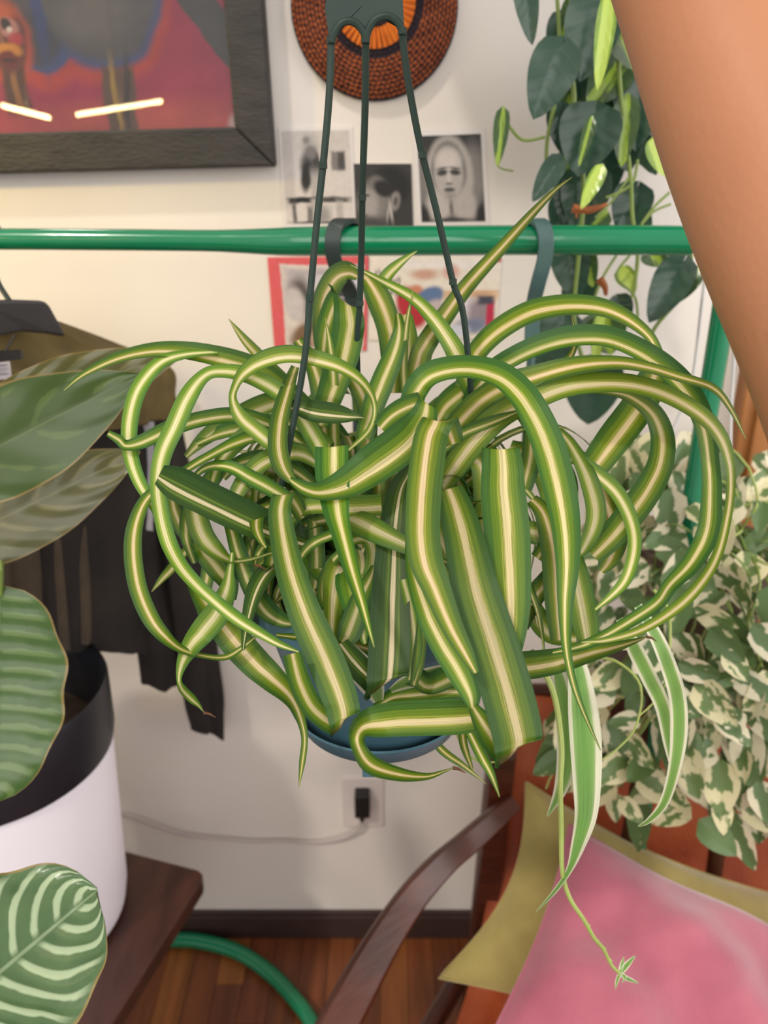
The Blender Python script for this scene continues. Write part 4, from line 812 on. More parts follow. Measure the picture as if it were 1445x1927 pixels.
 (.58, .57, [(860, 900, 24), (875, 960, 40), (880, 1040, 46), (870, 1120, 36)]),
 (.60, .59, [(960, 840, 26), (1000, 860, 38), (1030, 910, 42), (1040, 970, 36), (1030, 1030, 18)]),
 (.59, .58, [(980, 780, 22), (1000, 810, 34), (1000, 860, 40), (985, 920, 32)]),
 (.60, .59, [(1000, 860, 22), (1050, 870, 30), (1070, 920, 36), (1050, 990, 36), (1010, 1050, 26)]),
 (.58, .57, [(1060, 1050, 20), (1030, 1090, 36), (1000, 1130, 40), (980, 1180, 30)]),
 (.58, .57, [(985, 1100, 20), (1010, 1160, 40), (1040, 1190, 44), (1085, 1200, 30)]),
 (.495, .49, [(760, 1240, 20), (800, 1285, 40), (850, 1270, 44), (900, 1255, 36), (960, 1250, 20)]),
 (.50, .495, [(700, 1340, 12), (740, 1310, 30), (800, 1300, 38), (860, 1296, 36), (905, 1310, 20)]),
 (.475, .475, [(792, 1160, 14), (792, 1200, 22), (786, 1250, 24), (778, 1290, 14)]),
 (.475, .475, [(760, 1090, 20), (775, 1150, 26), (782, 1220, 26), (772, 1280, 16)]),
 (.60, .62, [(880, 1370, 18), (905, 1420, 22), (925, 1460, 14), (940, 1500, 2)]),
 (.62, .66, [(800, 1370, 12), (830, 1410, 16), (870, 1440, 12), (915, 1475, 1)]),
 (.60, .62, [(868, 1360, 14), (872, 1400, 16), (885, 1440, 8), (890, 1450, 2)]),
 (.62, .64, [(480, 1010, 20), (470, 1050, 24), (480, 1110, 24), (500, 1160, 14), (530, 1200, 4)]),
 (.51, .505, [(520, 1195, 8), (570, 1200, 16), (620, 1200, 22), (680, 1215, 26), (740, 1235, 18)]),
]
RL = random.Random(11)
for sp_ in LEAVES:
    wide = max(p[2] for p in sp_[2]) > 55
    d0, d1, pts = sp_[:3]
    traced_leaf(plant, d0, d1, pts, sp_[3] if len(sp_) > 3 else ('spider' if wide else RL.choice(['spider', 'spider', 'spider_light'])))
for x, y, d in ((383, 1341, .53), (1216, 1198, .56), (852, 1445, .47), (479, 1063, .53)):
    c = Pd(x, y, d); b = MB(); b.tube([c, c+Vector((.004, 0, -.001)), c+Vector((.008, 0, -.004))], [.0012, .0009, .0003], 5); b.build('leaf_tip', M['dry_tip'], plant)

# the inner leaves of the crown, each arching out of the soil
R = random.Random(21)
def crown_leaf(az, r1, h, rE, zE, hw, swing, curl, roll, tw):
    """leaf from the soil: rises, arches over at radius rE, falls to zE, then curls"""
    b0, b1, b2, b3 = (r1, -.012), (r1+.25*(rE-r1), h), (rE*.95, h*1.15), (rE, zE); n = 26; P = []; Wv = []; Nv = []
    def at(t):
        u = t; q = [b0[k]*(1-u)**3+3*b1[k]*u*(1-u)**2+3*b2[k]*u*u*(1-u)+b3[k]*u**3 for k in (0, 1)]
        q[0] += curl*t**4; a = az+swing*t*t
        return Vector((PC.x+q[0]*math.cos(a), PC.y+q[0]*math.sin(a), RIM_Z+q[1]))
    P = [at(i/(n-1)) for i in range(n)]
    for i in range(n):
        t = i/(n-1); d = (P[min(i+1, n-1)]-P[max(i-1, 0)]).normalized(); a = az+swing*t*t
        s = Vector((-math.sin(a), math.cos(a), 0)); s = (s-d*s.dot(d)).normalized(); u = d.cross(s); th = roll+tw*t
        w = s*math.cos(th)+u*math.sin(th); pr = min(1, .55+1.8*t)*(1 if t < .7 else max(.03, (1-(t-.7)/.3))**.6)
        Wv.append(w*hw*pr); nn = d.cross(w); rad = Vector((math.cos(a), math.sin(a), .6)); Nv.append(nn if nn.dot(rad) > 0 else -nn)
    ribbon(plant, P, Wv, Nv, M[R.choice(['spider', 'spider', 'spider_light', 'spider_light', 'spider_dark'])], R.uniform(.06, .22))
for k in range(64):      # upright and arching leaves of the crown
    az = k*2.39996+R.uniform(-.2, .2); back = math.sin(az) > -.1
    crown_leaf(az, R.uniform(.005, .045), R.uniform(.06, .15) if back else R.uniform(.05, .10), R.uniform(.07, .17) if back else R.uniform(.06, .11), R.uniform(-.02, .07), R.uniform(.0075, .0115), R.uniform(-.9, .9), R.uniform(-.04, .03), R.uniform(-.5, .5), R.uniform(-.9, .9))
for k in range(40):      # leaves falling over the rim
    az = R.uniform(-2.5, -.1) if k < 26 else R.uniform(0, math.pi); fr = math.sin(az) < -.5
    crown_leaf(az, R.uniform(.03, .07), R.uniform(.03, .06), R.uniform(.108, .122) if fr else R.uniform(.112, .145), R.uniform(-.035, .01) if fr else R.uniform(-.05, .03), R.uniform(.009, .0125), R.uniform(-.5, .5), R.uniform(-.03, .02), R.uniform(-.35, .35), R.uniform(-.7, .7))
for k in range(26):      # short curled leaves low in the middle
    az = R.uniform(-math.pi, 0)
    crown_leaf(az, R.uniform(.02, .06), R.uniform(.03, .055), R.uniform(.06, .095), R.uniform(.0, .02), R.uniform(.0055, .009), R.uniform(-1.2, 1.2), R.uniform(-.03, .03), R.uniform(-.5, .5), R.uniform(-.9, .9))
# flower stem with a small plantlet at its tip
rs = [(1000, 1225), (1040, 1300), (1056, 1400), (1054, 1480), (1056, 1560), (1058, 1640), (1072, 1690), (1098, 1730), (1118, 1765), (1135, 1785), (1150, 1815), (1166, 1832)]
dd = [.58+.05*i/(len(rs)-1) for i in range(len(rs))]
Pst = crv([Pd(x, y, d) for (x, y), d in zip(rs, dd)], 5)
b = MB(); b.tube(Pst, [.0024-.0011*i/(len(Pst)-1) for i in range(len(Pst))], 7)
for i in range(36, len(Pst), 4): b.tube([Pst[i], Pst[i]+Vector((.004*(-1)**i, 0, -.003))], [.0016, .0004], 5)
stem = b.build('runner_stem', M['pale_stem'], plant)
for pts in ([(1166, 1832, 10), (1180, 1815, 12), (1195, 1799, 3)], [(1166, 1832, 8), (1182, 1842, 9), (1201, 1850, 2)], [(1166, 1832, 7), (1161, 1845, 7), (1158, 1862, 1)], [(1166, 1830, 7), (1170, 1815, 8), (1174, 1800, 1)], [(1166, 1832, 6), (1176, 1838, 7), (1170, 1850, 1)]):
    traced_leaf(stem, .63, .63, pts, 'spider_edge', 4, name='plantlet_leaf')
for pts in ([(1060, 1260), (1110, 1240), (1160, 1245), (1205, 1290), (1198, 1363), (1163, 1408), (1120, 1436)], [(560, 1180), (555, 1230), (552, 1260)], [(860, 1380), (880, 1420), (915, 1435), (950, 1428)], [(1230, 1110), (1260, 1160), (1250, 1290), (1200, 1350)]):
    b = MB(); P = crv([Pd(x, y, .64) for x, y in pts], 5); b.tube(P, [.0016-.0009*i/(len(P)-1) for i in range(len(P))], 6); b.build('runner_stem', M['pale_stem'], plant)
# ================================================================ leaf builder for broad leaves
def outline(kind, s):
    if kind == 'heart': return max(0.02, (math.sin(math.pi*min(1, s**.66))**.62) * (1.02-.20*s)) if 0 < s < 1 else .02
    if kind == 'round': return math.sqrt(max(.0004, 1-(2*s-1)**2))*(1.0-.12*s+.06)
    if kind == 'oval': return max(.02, math.sin(math.pi*s**.85)**.8)
    return max(.02, math.sin(math.pi*s))
def broad_leaf(parent, base, tip, width, mat, kind='heart', side=None, droop=.1, fold=.18, wave=.0, ns=12, nx=8, name='leaf', seed=0, scallop=0.0):
    """single broad leaf from base to tip; side = direction of its width"""
    base, tip = Vector(base), Vector(tip); ax = tip-base; L = ax.length; T = ax.normalized()
    if side is None: side = T.cross((base-CAM).normalized())
    side = (side-T*side.dot(T)).normalized(); up = T.cross(side)
    if up.dot(CAM-base) < 0: up = -up
    R = random.Random(seed); p1 = R.random()*6
    v = []; uv = []
    for i in range(ns+1):
        s = i/ns; h = width/2*outline(kind, s)*(1+scallop*math.sin(s*23+p1))
        lobe = .13*L if kind == 'heart' else (.05*L if kind == 'round' else 0)
        for k in range(nx+1):
            a = -1+2*k/nx
            q = base+T*(L*s)+side*(a*h)+up*(abs(a)*h*fold-droop*L*(s*s-.0)+wave*L*math.sin(s*17+p1+a*2)*a*a)
            q -= T*(lobe*a*a*(1-s)**3)
            v.append(q); uv.append((.5+a/2*(max(.12, outline(kind, s)) if kind == 'heart' else 1), s))
    f = [(i*(nx+1)+k, i*(nx+1)+k+1, (i+1)*(nx+1)+k+1, (i+1)*(nx+1)+k) for i in range(ns) for k in range(nx)]
    return mobj(name, v, f, M[mat], parent, True, uv)
def tube_part(name, pts, rad, mat, parent, n=5, seg=6):
    b = MB(); P = crv(pts, n); r = rad if not isinstance(rad, tuple) else [rad[0]+(rad[1]-rad[0])*i/(len(P)-1) for i in range(len(P))]
    b.tube(P, r, seg); return b.build(name, M[mat], parent)

# ================================================================ trailing philodendron, upper right
YP = 1.05
ph_pot = Vector((PY(1150, 0, 1.08).x, 1.075, 1.95))
ph = thing('trailing_philodendron', 'trailing heart leaved vine with dark green and lime leaves above the rail', 'plant', ph_pot)
b = MB(); z = ph_pot.z
b.lathe([(.0001, z), (.075, z), (.1, z+.15), (.106, z+.15), (.106, z+.17), (.098, z+.17), (.094, z+.14), (.0001, z+.14)], ph_pot, 32); b.build('pot', M['terracotta'], ph)
b = MB(); b.box((ph_pot.x-.3, 1.0-.08, z-.025), (ph_pot.x+.3, WALL, z-.001))
for sx in (-.22, .22): b.box((ph_pot.x+sx-.01, 1.0, z-.12), (ph_pot.x+sx+.01, WALL, z-.026))
sh = b.build('wall_shelf', M['mahogany'], smooth=False, bevel=.002); tag(sh, 'dark wooden wall shelf holding the trailing vine above the picture', 'shelf')
PHIL = [  # base, tip, width, distance from the wall plane, kind
 ((985, -45), (1001, 82), 42, .99, 'phil_dark'), ((1058, 85), (1005, 222), 84, .98, 'phil_dark'), ((1130, -10), (1092, 150), 100, 1.00, 'phil_dark'), ((1146, 0), (1124, 168), 34, .96, 'phil_lime'),
 ((1150, 0), (1196, 132), 70, 1.02, 'phil_mid'), ((1172, 112), (1108, 196), 74, 1.05, 'phil_mid'), ((1205, 130), (1196, 282), 84, 1.05, 'phil_dark'), ((1120, 205), (1088, 330), 104, 1.02, 'phil_dark'),
 ((1112, 228), (1090, 312), 20, .99, 'phil_mid'), ((1050, 200), (1062, 292), 44, 1.05, 'phil_dark'), ((1052, 300), (1003, 378), 40, 1.01, 'phil_dark'), ((946, 212), (936, 312), 27, 1.00, 'phil_mid'),
 ((1130, 318), (1094, 392), 28, .98, 'phil_lime'), ((1236, 262), (1254, 332), 44, 1.04, 'phil_lime'), ((1180, 190), (1170, 312), 46, 1.03, 'phil_mid'), ((1110, 320), (1086, 440), 84, 1.06, 'phil_dark'),
 ((1178, 408), (1222, 446), 66, 1.06, 'phil_dark'), ((1068, 462), (1086, 566), 64, 1.04, 'phil_dark'), ((1286, 492), (1222, 606), 66, 1.02, 'phil_dark'), ((1312, 508), (1272, 570), 34, 1.03, 'phil_mid'),
 ((1225, 468), (1246, 500), 46, 1.06, 'phil_mid'), ((1168, 508), (1196, 548), 32, 1.05, 'phil_lime'), ((1060, 590), (1010, 700), 92, 1.07, 'phil_dark'), ((1130, 590), (1150, 668), 76, 1.08, 'phil_mid'),
 ((1120, 680), (1106, 800), 100, 1.07, 'phil_dark'), ((1085, 0), (1060, 70), 40, 1.04, 'phil_mid'), ((1072, 20), (1050, 90), 34, 1.06, 'phil_dark'), ((1150, 150), (1140, 240), 60, 1.07, 'phil_dark'),
 ((1075, 330), (1060, 420), 50, 1.07, 'phil_dark'), ((1140, 400), (1100, 430), 40, 1.06, 'phil_mid'), ((1165, 240), (1130, 330), 66, 1.08, 'phil_dark'), ((1190, 60), (1215, 170), 60, 1.06, 'phil_dark'),
 ((1095, 470), (1116, 540), 40, 1.08, 'phil_mid'), ((1160, 560), (1180, 610), 44, 1.08, 'phil_dark'), ((1130, 600), (1118, 690), 24, 1.05, 'phil_lime'), ((1225, 190), (1236, 260), 50, 1.06, 'phil_dark'), ((1090, 60), (1100, 200), 80, 1.10, 'phil_dark'), ((1130, 120), (1140, 280), 90, 1.11, 'phil_dark'), ((1180, 20), (1170, 140), 80, 1.10, 'phil_dark'), ((1080, 170), (1070, 270), 56, 1.10, 'phil_mid'), ((1190, 150), (1180, 270), 80, 1.11, 'phil_dark'), ((1110, 290), (1130, 400), 60, 1.10, 'phil_mid'), ((1060, 370), (1046, 440), 44, 1.10, 'phil_dark'), ((1100, 520), (1070, 600), 60, 1.11, 'phil_dark'), ((1230, 60), (1240, 190), 70, 1.09, 'phil_dark')]
RP = random.Random(31)
for i in range(14):
    x, y = RP.uniform(1065, 1225), RP.uniform(-20, 400); PHIL.append(((x, y), (x+RP.uniform(-40, 30), y+RP.uniform(80, 120)), RP.uniform(60, 84), RP.uniform(1.09, 1.15), RP.choice(['phil_dark', 'phil_dark', 'phil_mid'])))
for i, (bq, tq, w, Y, mt) in enumerate(PHIL):
    B = PY(bq[0], bq[1], Y); T = PY(tq[0], tq[1], Y-.012); d = (B-CAM).dot(FW)
    o = broad_leaf(ph, B, T, w*1.18*d/FPX, mt, 'heart', None, .08, .16 if w > 30 else .3, .01, 11, 8, seed=i)
def st(pts, r=.0026, mat='stem', Y=1.03): tube_part('stem', [PY(x, y, Y) for x, y in pts], r, mat, ph)
st([(1090, -120), (1070, 60), (1080, 180), (1076, 220), (1090, 260), (1098, 360), (1090, 470), (1080, 600), (1100, 690)], .003)
st([(1150, -120), (1160, 60), (1170, 200), (1186, 330), (1190, 410), (1200, 480), (1190, 560)])
st([(1040, -120), (1052, 60), (1050, 160), (1030, 260), (1028, 330)], .0024)
st([(946, 212), (960, 240), (985, 264), (1025, 258)], .002); st([(936, 312), (946, 318), (966, 322)], .0012)
st([(1076, 195), (1100, 204), (1136, 206)], .0024); st([(1260, 362), (1232, 388), (1208, 420)], .0018); st([(1262, 384), (1230, 398), (1206, 424)], .0016)
st([(1186, 330), (1150, 380), (1120, 410)], .0016); st([(1200, 300), (1192, 340), (1170, 360), (1140, 372)], .0018); st([(1300, 470), (1300, 500), (1296, 540), (1240, 606), (1220, 640)], .0026)
st([(1160, 480), (1130, 530), (1110, 590)], .0018); st([(1185, 480), (1160, 520), (1195, 560), (1200, 620)], .0018); st([(1085, 410), (1090, 394), (1140, 386)], .0016, 'brown_stem')
for q in ([(1078, 392), (1110, 396), (1142, 384)], [(1128, 526), (1138, 540), (1140, 556)]):
    tube_part('dry_sheath', [PY(x, y, .985) for x, y in q], (.006, .002), 'brown_stem', ph)
tube_part('white_cord', [], 0, 'white_cord', ph) if False else None
cw = thing('cord', 'thin white cord hanging beside the green rack post', 'cord', PY(1310, 600, 1.0))
tube_part('cord_strand', [PY(1334, 470, 1.0), PY(1322, 560, 1.0), PY(1308, 680, 1.0), PY(1296, 740, 1.0), PY(1270, 800, 1.0), PY(1250, 860, 1.0)], .0022, 'white_cord', cw)
tube_part('cord_strand', [PY(1385, 560, 1.0), PY(1382, 660, 1.0), PY(1376, 760, 1.0), PY(1374, 860, 1.0)], .002, 'white_cord', cw)

# ================================================================ variegated pothos on a stand, right
pb_ = PY(1345, 900, 1.0); PZt = pb_.z-.085
stand = thing('plant_stand', 'tall dark wooden plant stand hidden under the variegated trailing plant', 'stand', (pb_.x, pb_.y, 0))
SH = PZt-.19
b = MB(); b.lathe([(.0001, SH-.025), (.12, SH-.025), (.125, SH-.012), (.12, SH), (.0001, SH)], pb_, 32); b.build('stand_top', M['mahogany'], stand)
for k in range(4):
    a = math.radians(45+90*k); q = Vector((math.cos(a), math.sin(a), 0)); b = MB(); b.tube([Vector((pb_.x, pb_.y, SH-.025))+q*.085, Vector((pb_.x, pb_.y, 0.0))+q*.13], [.014, .010], 10); b.build('leg', M['mahogany'], stand)
pt = thing('variegated_pothos', 'bushy trailing plant with small cream and green marbled leaves at the right', 'plant', (pb_.x, pb_.y, SH))
b = MB(); b.lathe([(.0001, SH+.001), (.075, SH+.001), (.1, SH+.16), (.105, SH+.16), (.105, SH+.18), (.097, SH+.18), (.093, SH+.15), (.0001, SH+.15)], pb_, 36); b.build('pot', M['stone_pot'], pt)
R = random.Random(12)
def inside(x, y):
    poly = [(1135, 870), (1180, 800), (1240, 830), (1330, 800), (1400, 850), (1560, 840), (1600, 1300), (1480, 1545), (1370, 1560), (1290, 1545), (1245, 1480), (1190, 1535), (1130, 1470), (1040, 1440), (1035, 1330), (1080, 1200), (1110, 1000)]
    c = False; j = len(poly)-1
    for i in range(len(poly)):
        xi, yi = poly[i]; xj, yj = poly[j]
        if (yi > y) != (yj > y) and x < (xj-xi)*(y-yi)/(yj-yi)+xi: c = not c
        j = i
    return c
def pothos_surface(x, y):
    """a mound over the pot, trailing down its front"""
    t = (y-830)/700; dx = abs(x-1330)/300
    return .98-.20*math.sin(min(1, max(0, t*1.25))*math.pi*.55)+.10*dx*dx
pts_ = []; tries = 0
while len(pts_) < 290 and tries < 20000:
    tries += 1; x = R.uniform(1030, 1600); y = R.uniform(790, 1565)
    if not inside(x, y): continue
    lay = R.random()
    if all((x-a)**2+(y-c)**2 > (34 if abs(lay-l) < .5 else 16)**2 for a, c, l in pts_): pts_.append((x, y, lay))
for i, (x, y, lay) in enumerate(pts_):
    Y = pothos_surface(x, y)+lay*.09; B = PY(x, y, Y); L = R.uniform(.038, .066); a = R.uniform(-1.1, 1.1)+(-.5 if x < 1200 else 0)
    T = Vector((math.sin(a), -R.uniform(.1, .9), -math.cos(a)*R.uniform(.3, 1))).normalized()
    sd = T.cross((B-CAM).normalized()); sd = (sd.normalized()+(B-CAM).normalized()*R.uniform(-.8, .8))
    broad_leaf(pt, B, B+T*L, L*R.uniform(.62, .82), R.choice(['njoy_a', 'njoy_a', 'njoy_b', 'njoy_b', 'njoy_c']), 'heart', sd, R.uniform(-.1, .25), R.uniform(.1, .45), .02, 7, 6, seed=i)
for i in range(46):
    x, y, lay = R.choice(pts_); x0 = 1345+R.uniform(-70, 70)
    Y1 = pothos_surface(x, y)+.05; a = Vector((pb_.x+R.uniform(-.06, .06), pb_.y+R.uniform(-.06, .06), PZt-.03)); c = PY(x, y, Y1)
    mid = (a+c)/2+Vector((R.uniform(-.03, .03), -.05, .06)); tube_part('stem', [a, a+Vector((0, -.02, .04)), mid, c, c+Vector((R.uniform(-.03, .03), -.01, -.05))], (.002, .0012), R.choice(['stem', 'pale_stem']), pt, 4, 5)

# ================================================================ potted calathea on the side table, left
TZ = .45
A = PZ(390, 1641, TZ); Bq = PZ(200, 1592, TZ); Cq = PZ(212, 1927, TZ)
e1 = (Bq-A).normalized(); e2 = (Cq-A); e2 = (e2-e1*e2.dot(e1)*.0).normalized()
tb = thing('side_table', 'dark brown wooden side table carrying the white planter', 'table', (A.x-.3, A.y-.2, 0))
c4 = [A, A+e1*.62, A+e1*.62+e2*.62, A+e2*.62]
def rnd(poly, r=.018):
    out = []
    for i, p in enumerate(poly):
        q0 = poly[i-1]; q1 = poly[(i+1) % len(poly)]
        out += [p+(q0-p).normalized()*r, p+(q0-p).normalized()*r*.3+(q1-p).normalized()*r*.3, p+(q1-p).normalized()*r]
    return out
b = MB(); b.prism(rnd(c4), (0, 0, -.03)); b.build('table_top', M['brown_wood'], tb, smooth=False, bevel=.003)
cc = sum(c4, Vector())/4
for p in c4:
    q = p.lerp(cc, .5); b = MB(); b.tube([Vector((q.x, q.y, TZ-.0301)), Vector((q.x, q.y, .0005))], [.022, .016], 12); b.build('leg', M['brown_wood'], tb)
ap = [p.lerp(cc, .5) for p in c4]
for i in range(4):
    b = MB(); p, q = ap[i], ap[(i+1) % 4]; u = (q-p).normalized(); nn = Vector((-u.y, u.x, 0))*.009
    b.prism([p-nn+Vector((0, 0, -.0302)), q-nn+Vector((0, 0, -.0302)), q+nn+Vector((0, 0, -.0302)), p+nn+Vector((0, 0, -.0302))], (0, 0, -.05)); b.build('apron', M['brown_wood'], tb, smooth=False)
PX, PYc = -.556, .892
pl_ = thing('planter', 'white cylindrical planter on the dark brown side table', 'planter', (PX, PYc, TZ))
b = MB(); b.lathe([(.0001, TZ+.0005), (.125, TZ+.0005), (.142, TZ+.012), (.147, TZ+.04), (.160, .765), (.158, .770), (.154, .765), (.140, TZ+.05), (.0001, TZ+.03)], (PX, PYc), 64); b.build('planter_shell', M['white_pot'], pl_)
cal = thing('potted_calathea', 'striped round leaf plant in a black nursery pot inside the white planter', 'plant', (PX, PYc, TZ+.035))
b = MB(); b.lathe([(.0001, TZ+.04), (.115, TZ+.04), (.150, .765), (.1625, .773), (.1655, .79), (.1665, .868), (.164, .875), (.160, .868), (.156, .80), (.147, .76), (.0001, .755)], (PX, PYc), 64); b.build('nursery_pot', M['black_pot'], cal)
R = random.Random(9); v = []
for i in range(9):
    for k in range(40):
        r = .148*i/8; a = math.tau*k/40; v.append((PX+r*math.cos(a), PYc+r*math.sin(a), .772+R.uniform(-.005, .005)))
mobj('soil', v, f if False else [(i*40+k, i*40+(k+1) % 40, (i+1)*40+(k+1) % 40, (i+1)*40+k) for i in range(8) for k in range(40)], M['soil'], cal)
def cal_leaf(b0, t0, w, d0, d1, mt, kind='round', wave=.012, droop=.08, fold=.1, side=None):
    B = Pd(b0[0], b0[1], d0); T = Pd(t0[0], t0[1], d1)
    broad_leaf(cal, B, T, w*(d0+d1)/2/FPX, mt, kind, side, droop, fold, wave, 36, 16, seed=int(w), scallop=.035 if kind == 'round' else .01)
    root_ = Vector((PX+.03*math.sin(w), PYc+.03*math.cos(w), .775))
    tube_part('stem', [root_, root_.lerp(B, .4)+Vector((0, 0, .12)), B-(T-B)*.12+Vector((0, 0, .01)), B], (.0045, .003), 'stem', cal)
cal_leaf((-120, 1930), (165, 1690), 330, .60, .58, 'cal', 'round', .022)
cal_leaf((0, 1120), (-16, 1512), 246, .72, .66, 'cal_side', 'round', .012, .10)
cal_leaf((-190, 935), (262, 706), 200, .66, .68, 'cal_back', 'oval', .006, .04)
cal_leaf((-60, 790), (345, 664), 120, .74, .78, 'cal_grey', 'oval', .006, .03)
cal_leaf((-170, 1060), (262, 850), 165, .74, .78, 'cal_grey', 'oval', .008, .06)

# ================================================================ armchair with cushions, lower right
ch = thing('armchair', 'wooden armchair with dark curved arms and cognac leather sling', 'chair', (.42, .72, 0))
def plank_along(name, pts, wv, th, mat, parent, n=8):
    """solid bar: pts centre line, wv half-width vectors, th half thickness"""
    P = crv(pts, n); Wl = crv(wv, n); v = []; m = len(P)
    for i in range(m):
        T = (P[min(i+1, m-1)]-P[max(i-1, 0)]).normalized(); w = Wl[i]-T*Wl[i].dot(T); nn = T.cross(w).normalized()*th
        v += [P[i]+w+nn*.5, P[i]+w*.8+nn, P[i]-w*.8+nn, P[i]-w+nn*.5, P[i]-w-nn*.5, P[i]-w*.8-nn, P[i]+w*.8-nn, P[i]+w-nn*.5]
    f = [(i*8+k, i*8+(k+1) % 8, (i+1)*8+(k+1) % 8, (i+1)*8+k) for i in range(m-1) for k in range(8)]+[tuple(range(7, -1, -1)), tuple((m-1)*8+k for k in range(8))]
    b = MB(); b.add(v, f); return b.build(name, M[mat], parent)
# arm rail: traced centre line with apparent widths
ar = [(962, 1512, 1.22), (925, 1545, 1.19), (880, 1585, 1.16), (830, 1628, 1.12), (775, 1690, 1.08), (722, 1770, 1.03), (672, 1860, .98), (622, 1960, .93), (590, 2060, .90)]
aw = [30, 36, 40, 44, 50, 58, 66, 72, 70]
P = [Pd(x, y, d) for x, y, d in ar]; Wl = []
for i, p in enumerate(P):
    a = ar[max(i-1, 0)]; c = ar[min(i+1, len(ar)-1)]; tx_, ty_ = c[0]-a[0], c[1]-a[1]; l = math.hypot(tx_, ty_)
    Wl.append((RT*(-ty_/l)-UP*(tx_/l))*(aw[i]*.56*ar[i][2]/FPX))
plank_along('arm_rail', P, Wl, .013, 'mahogany', ch)
off = Vector((.60, .02, 0))
plank_along('arm_rail', [p+off for p in P], Wl, .013, 'mahogany', ch)
def leg_(name, top, bot, w, d=.02):
    plank_along(name, [top, top.lerp(bot, .5), bot], [Vector((w, 0, 0))]*3, d, 'mahogany', ch)
for o_ in (Vector((0, 0, 0)), off):
    t = Pd(940, 1470, 1.24)+o_; leg_('back_post', t+Vector((0, 0, .06)), Vector((t.x-.015, t.y+.03, .001)), .022)
    fp = P[-2]+o_; leg_('front_leg', fp+Vector((0, 0, -.012)), Vector((fp.x+.02, fp.y+.02, .001)), .020)
    lo = Vector((fp.x+.01, fp.y+.01, .27)); hi = Vector((t.x-.01, t.y+.02, .25)); plank_along('side_stretcher', [lo, lo.lerp(hi, .5), hi], [Vector((0, 0, .024))]*3, .011, 'mahogany', ch)
# leather sling: back and seat
t = Pd(955, 1500, 1.24)
xl, xr = t.x+.03, t.x+.60
prof = [(1.12, .71), (1.075, .60), (1.03, .48), (.985, .36), (.94, .29), (.86, .27), (.74, .285), (.62, .31), (.58, .305)]
pr = cr(prof, 6); v = []
for y, z in pr:
    for k in range(13): v.append((xl-(1.12-y)*.40+(xr-xl)*k/12, y, z-.02*math.sin(math.pi*k/12)))
n = len(pr); f = [(i*13+k, i*13+k+1, (i+1)*13+k+1, (i+1)*13+k) for i in range(n-1) for k in range(12)]
o = mobj('leather_sling', v, f, M['leather'], ch); so_ = o.modifiers.new('thickness', 'SOLIDIFY'); so_.thickness = .012
b = MB(); b.tube([Vector((xl-.03, 1.125, .712)), Vector((xr+.03, 1.125, .712))], .012, 10); b.build('back_bar', M['mahogany'], ch)
b = MB(); b.tube([Vector((xl-.25, .58, .30)), Vector((xr-.18, .58, .30))], .012, 10); b.build('seat_bar', M['mahogany'], ch)

def pillow(name, label, c4, thick, mat, group, pinch=.07, seed=1):
    """cushion from four corners (top, right, bottom, left), puffed, with pinched corners"""
    c = [Vector(p) for p in c4]; ctr = sum(c, Vector())/4; nn = (c[1]-c[0]).cross(c[3]-c[0]).normalized()
    if nn.dot(CAM-ctr) < 0: nn = -nn
    root = thing(name, label, 'cushion', ctr, group); n = 28; R = random.Random(seed); v = []; idx = {}
    def pos(u, w):
        a = 1-pinch*math.sin(math.pi*u); bb = 1-pinch*math.sin(math.pi*w)   # sides curve inwards
        u2 = .5+(u-.5)*bb; w2 = .5+(w-.5)*a
        return c[0]*(1-u2)*(1-w2)+c[1]*u2*(1-w2)+c[2]*u2*w2+c[3]*(1-u2)*w2
    for sgn in (1, -1):
        for i in range(n+1):
            for k in range(n+1):
                u, w = i/n, k/n; h = (math.sin(math.pi*u)*math.sin(math.pi*w))**.42*thick/2
                wr = .010*math.sin(6*u-11*w+seed)*math.sin(math.pi*u)*math.sin(math.pi*w)+.008*math.sin(9*u+5*w+seed)*math.sin(math.pi*u)+.006*math.sin(13*w-7*u)*math.sin(math.pi*w)+.003*math.sin(23*u+17*w)*math.sin(math.pi*w)
                idx[(sgn, i, k)] = len(v); v.append(pos(u, w)+nn*sgn*(h+(wr if h > .004 else 0)))
    f = []
    for sgn in (1, -1):
        for i in range(n):
            for k in range(n):
                q = [idx[(sgn, i, k)], idx[(sgn, i+1, k)], idx[(sgn, i+1, k+1)], idx[(sgn, i, k+1)]]; f.append(tuple(q if sgn == 1 else q[::-1]))
    mobj('cover', v, f, mat, root)
    ed = [pos(i/n, 0) for i in range(n)]+[pos(1, i/n) for i in range(n)]+[pos(1-i/n, 1) for i in range(n)]+[pos(0, 1-i/n) for i in range(n+1)]
    b = MB(); b.tube(ed, .0022, 6); b.build('seam_piping', mat, root)
    return root
ca = [Pd(1072, 1552, 1.12), Pd(1580, 1808, 1.10), Pd(1390, 2240, .86), Pd(905, 1990, .88)]
pillow('pillow', 'dusty pink velvet cushion leaning on the armchair in front of the olive cushion', ca, .15, M['pink'], 'cushions on the armchair', seed=2)
cb_ = [Pd(990, 1472, 1.24), Pd(1520, 1700, 1.22), Pd(1430, 2080, 1.03), Pd(826, 1840, 1.08)]
pillow('pillow', 'olive green velvet cushion behind the pink one on the armchair', cb_, .12, M['olive'], 'cushions on the armchair', .17, seed=5)

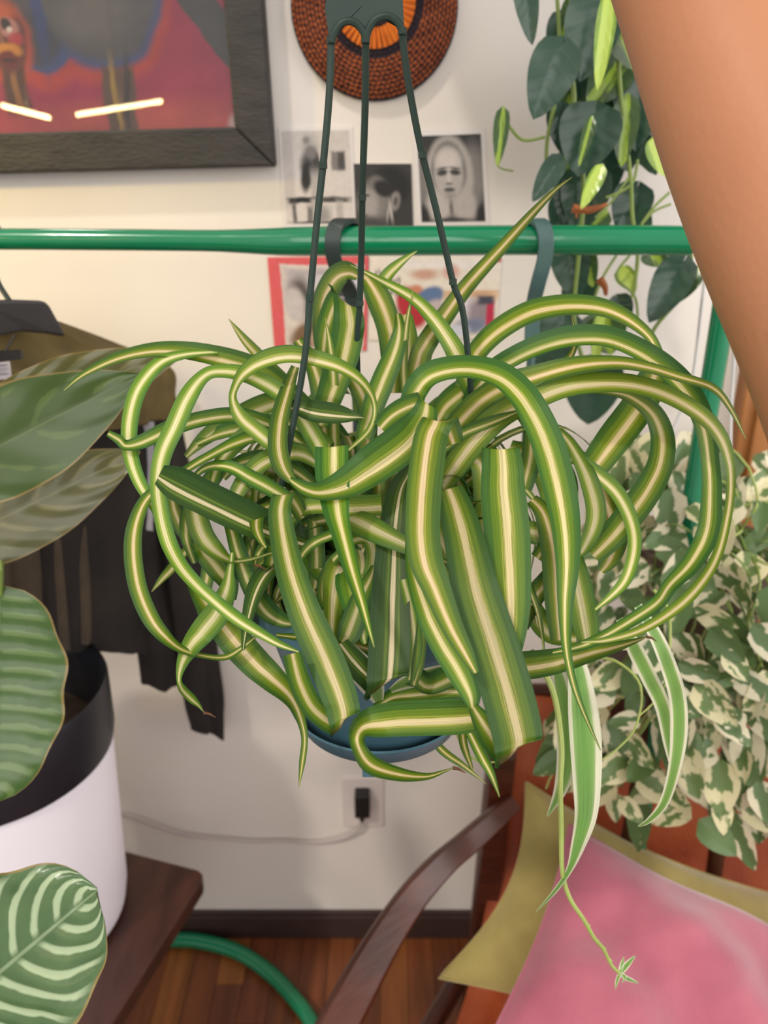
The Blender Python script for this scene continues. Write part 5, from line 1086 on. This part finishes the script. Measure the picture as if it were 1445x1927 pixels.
# ================================================================ the arm holding the plant up
def skin_body(name, verts, edges, radii, mat, parent, root_i=0):
    me = bpy.data.meshes.new(name); me.from_pydata([tuple(p) for p in verts], edges, []); me.materials.append(mat)
    o = bpy.data.objects.new(name, me); link(o)
    if parent: o.parent = parent; o.location = -wloc(parent)
    o.modifiers.new('skin', 'SKIN').use_smooth_shade = True
    sv = me.skin_vertices[0].data if me.skin_vertices else None
    for i, r in enumerate(radii): sv[i].radius = (r, r); sv[i].use_root = (i == root_i)
    s = o.modifiers.new('sub', 'SUBSURF'); s.levels = 2; s.render_levels = 2
    return o
hook_top = hp(690, -312)
V = [Pd(1960, 1540, .34), Pd(1800, 1120, .36), Pd(1644, 730, .385), Pd(1530, 500, .40), Pd(1412, 250, .415), Pd(1310, -10, .43), Pd(1205, -225, .44)]
RD = [.060, .060, .0545, .0535, .050, .044, .036]
wr = Pd(1120, -400, .45); V.append(wr); RD.append(.028)
palm = hook_top+Vector((.085, -.005, .045)); V.append(palm); RD.append(.034)
V.insert(0, Vector((.40, -.34, 1.30))); RD.insert(0, .064); E = [(i, i+1) for i in range(9)]; HUB = 9
kn = hook_top+Vector((.035, 0, .050))
for j, (dy, L) in enumerate(((-.034, .92), (-.012, 1.0), (.010, .96), (.031, .80))):
    k0 = kn+Vector((0, dy, 0)); ch_ = [k0, hook_top+Vector((-.012, dy*.9, .026)), hook_top+Vector((-.008, dy*.85, -.010)), hook_top+Vector((.018*L, dy*.8, -.016))]
    b0 = HUB
    for q, r in zip(ch_, (.0125, .0098, .0088, .0075)):
        V.append(q); RD.append(r); E.append((b0, len(V)-1)); b0 = len(V)-1
th_ = [palm+Vector((-.005, -.045, -.008)), hook_top+Vector((.045, -.058, .004)), hook_top+Vector((.016, -.048, -.012))]
b0 = HUB
for q, r in zip(th_, (.015, .011, .009)):
    V.append(q); RD.append(r); E.append((b0, len(V)-1)); b0 = len(V)-1
per = thing('person', 'bare tanned arm reaching up across the corner to hold the hanging plant', 'person', V[0])
skin_body('arm', V, E, RD, M['skin'], per, 0)
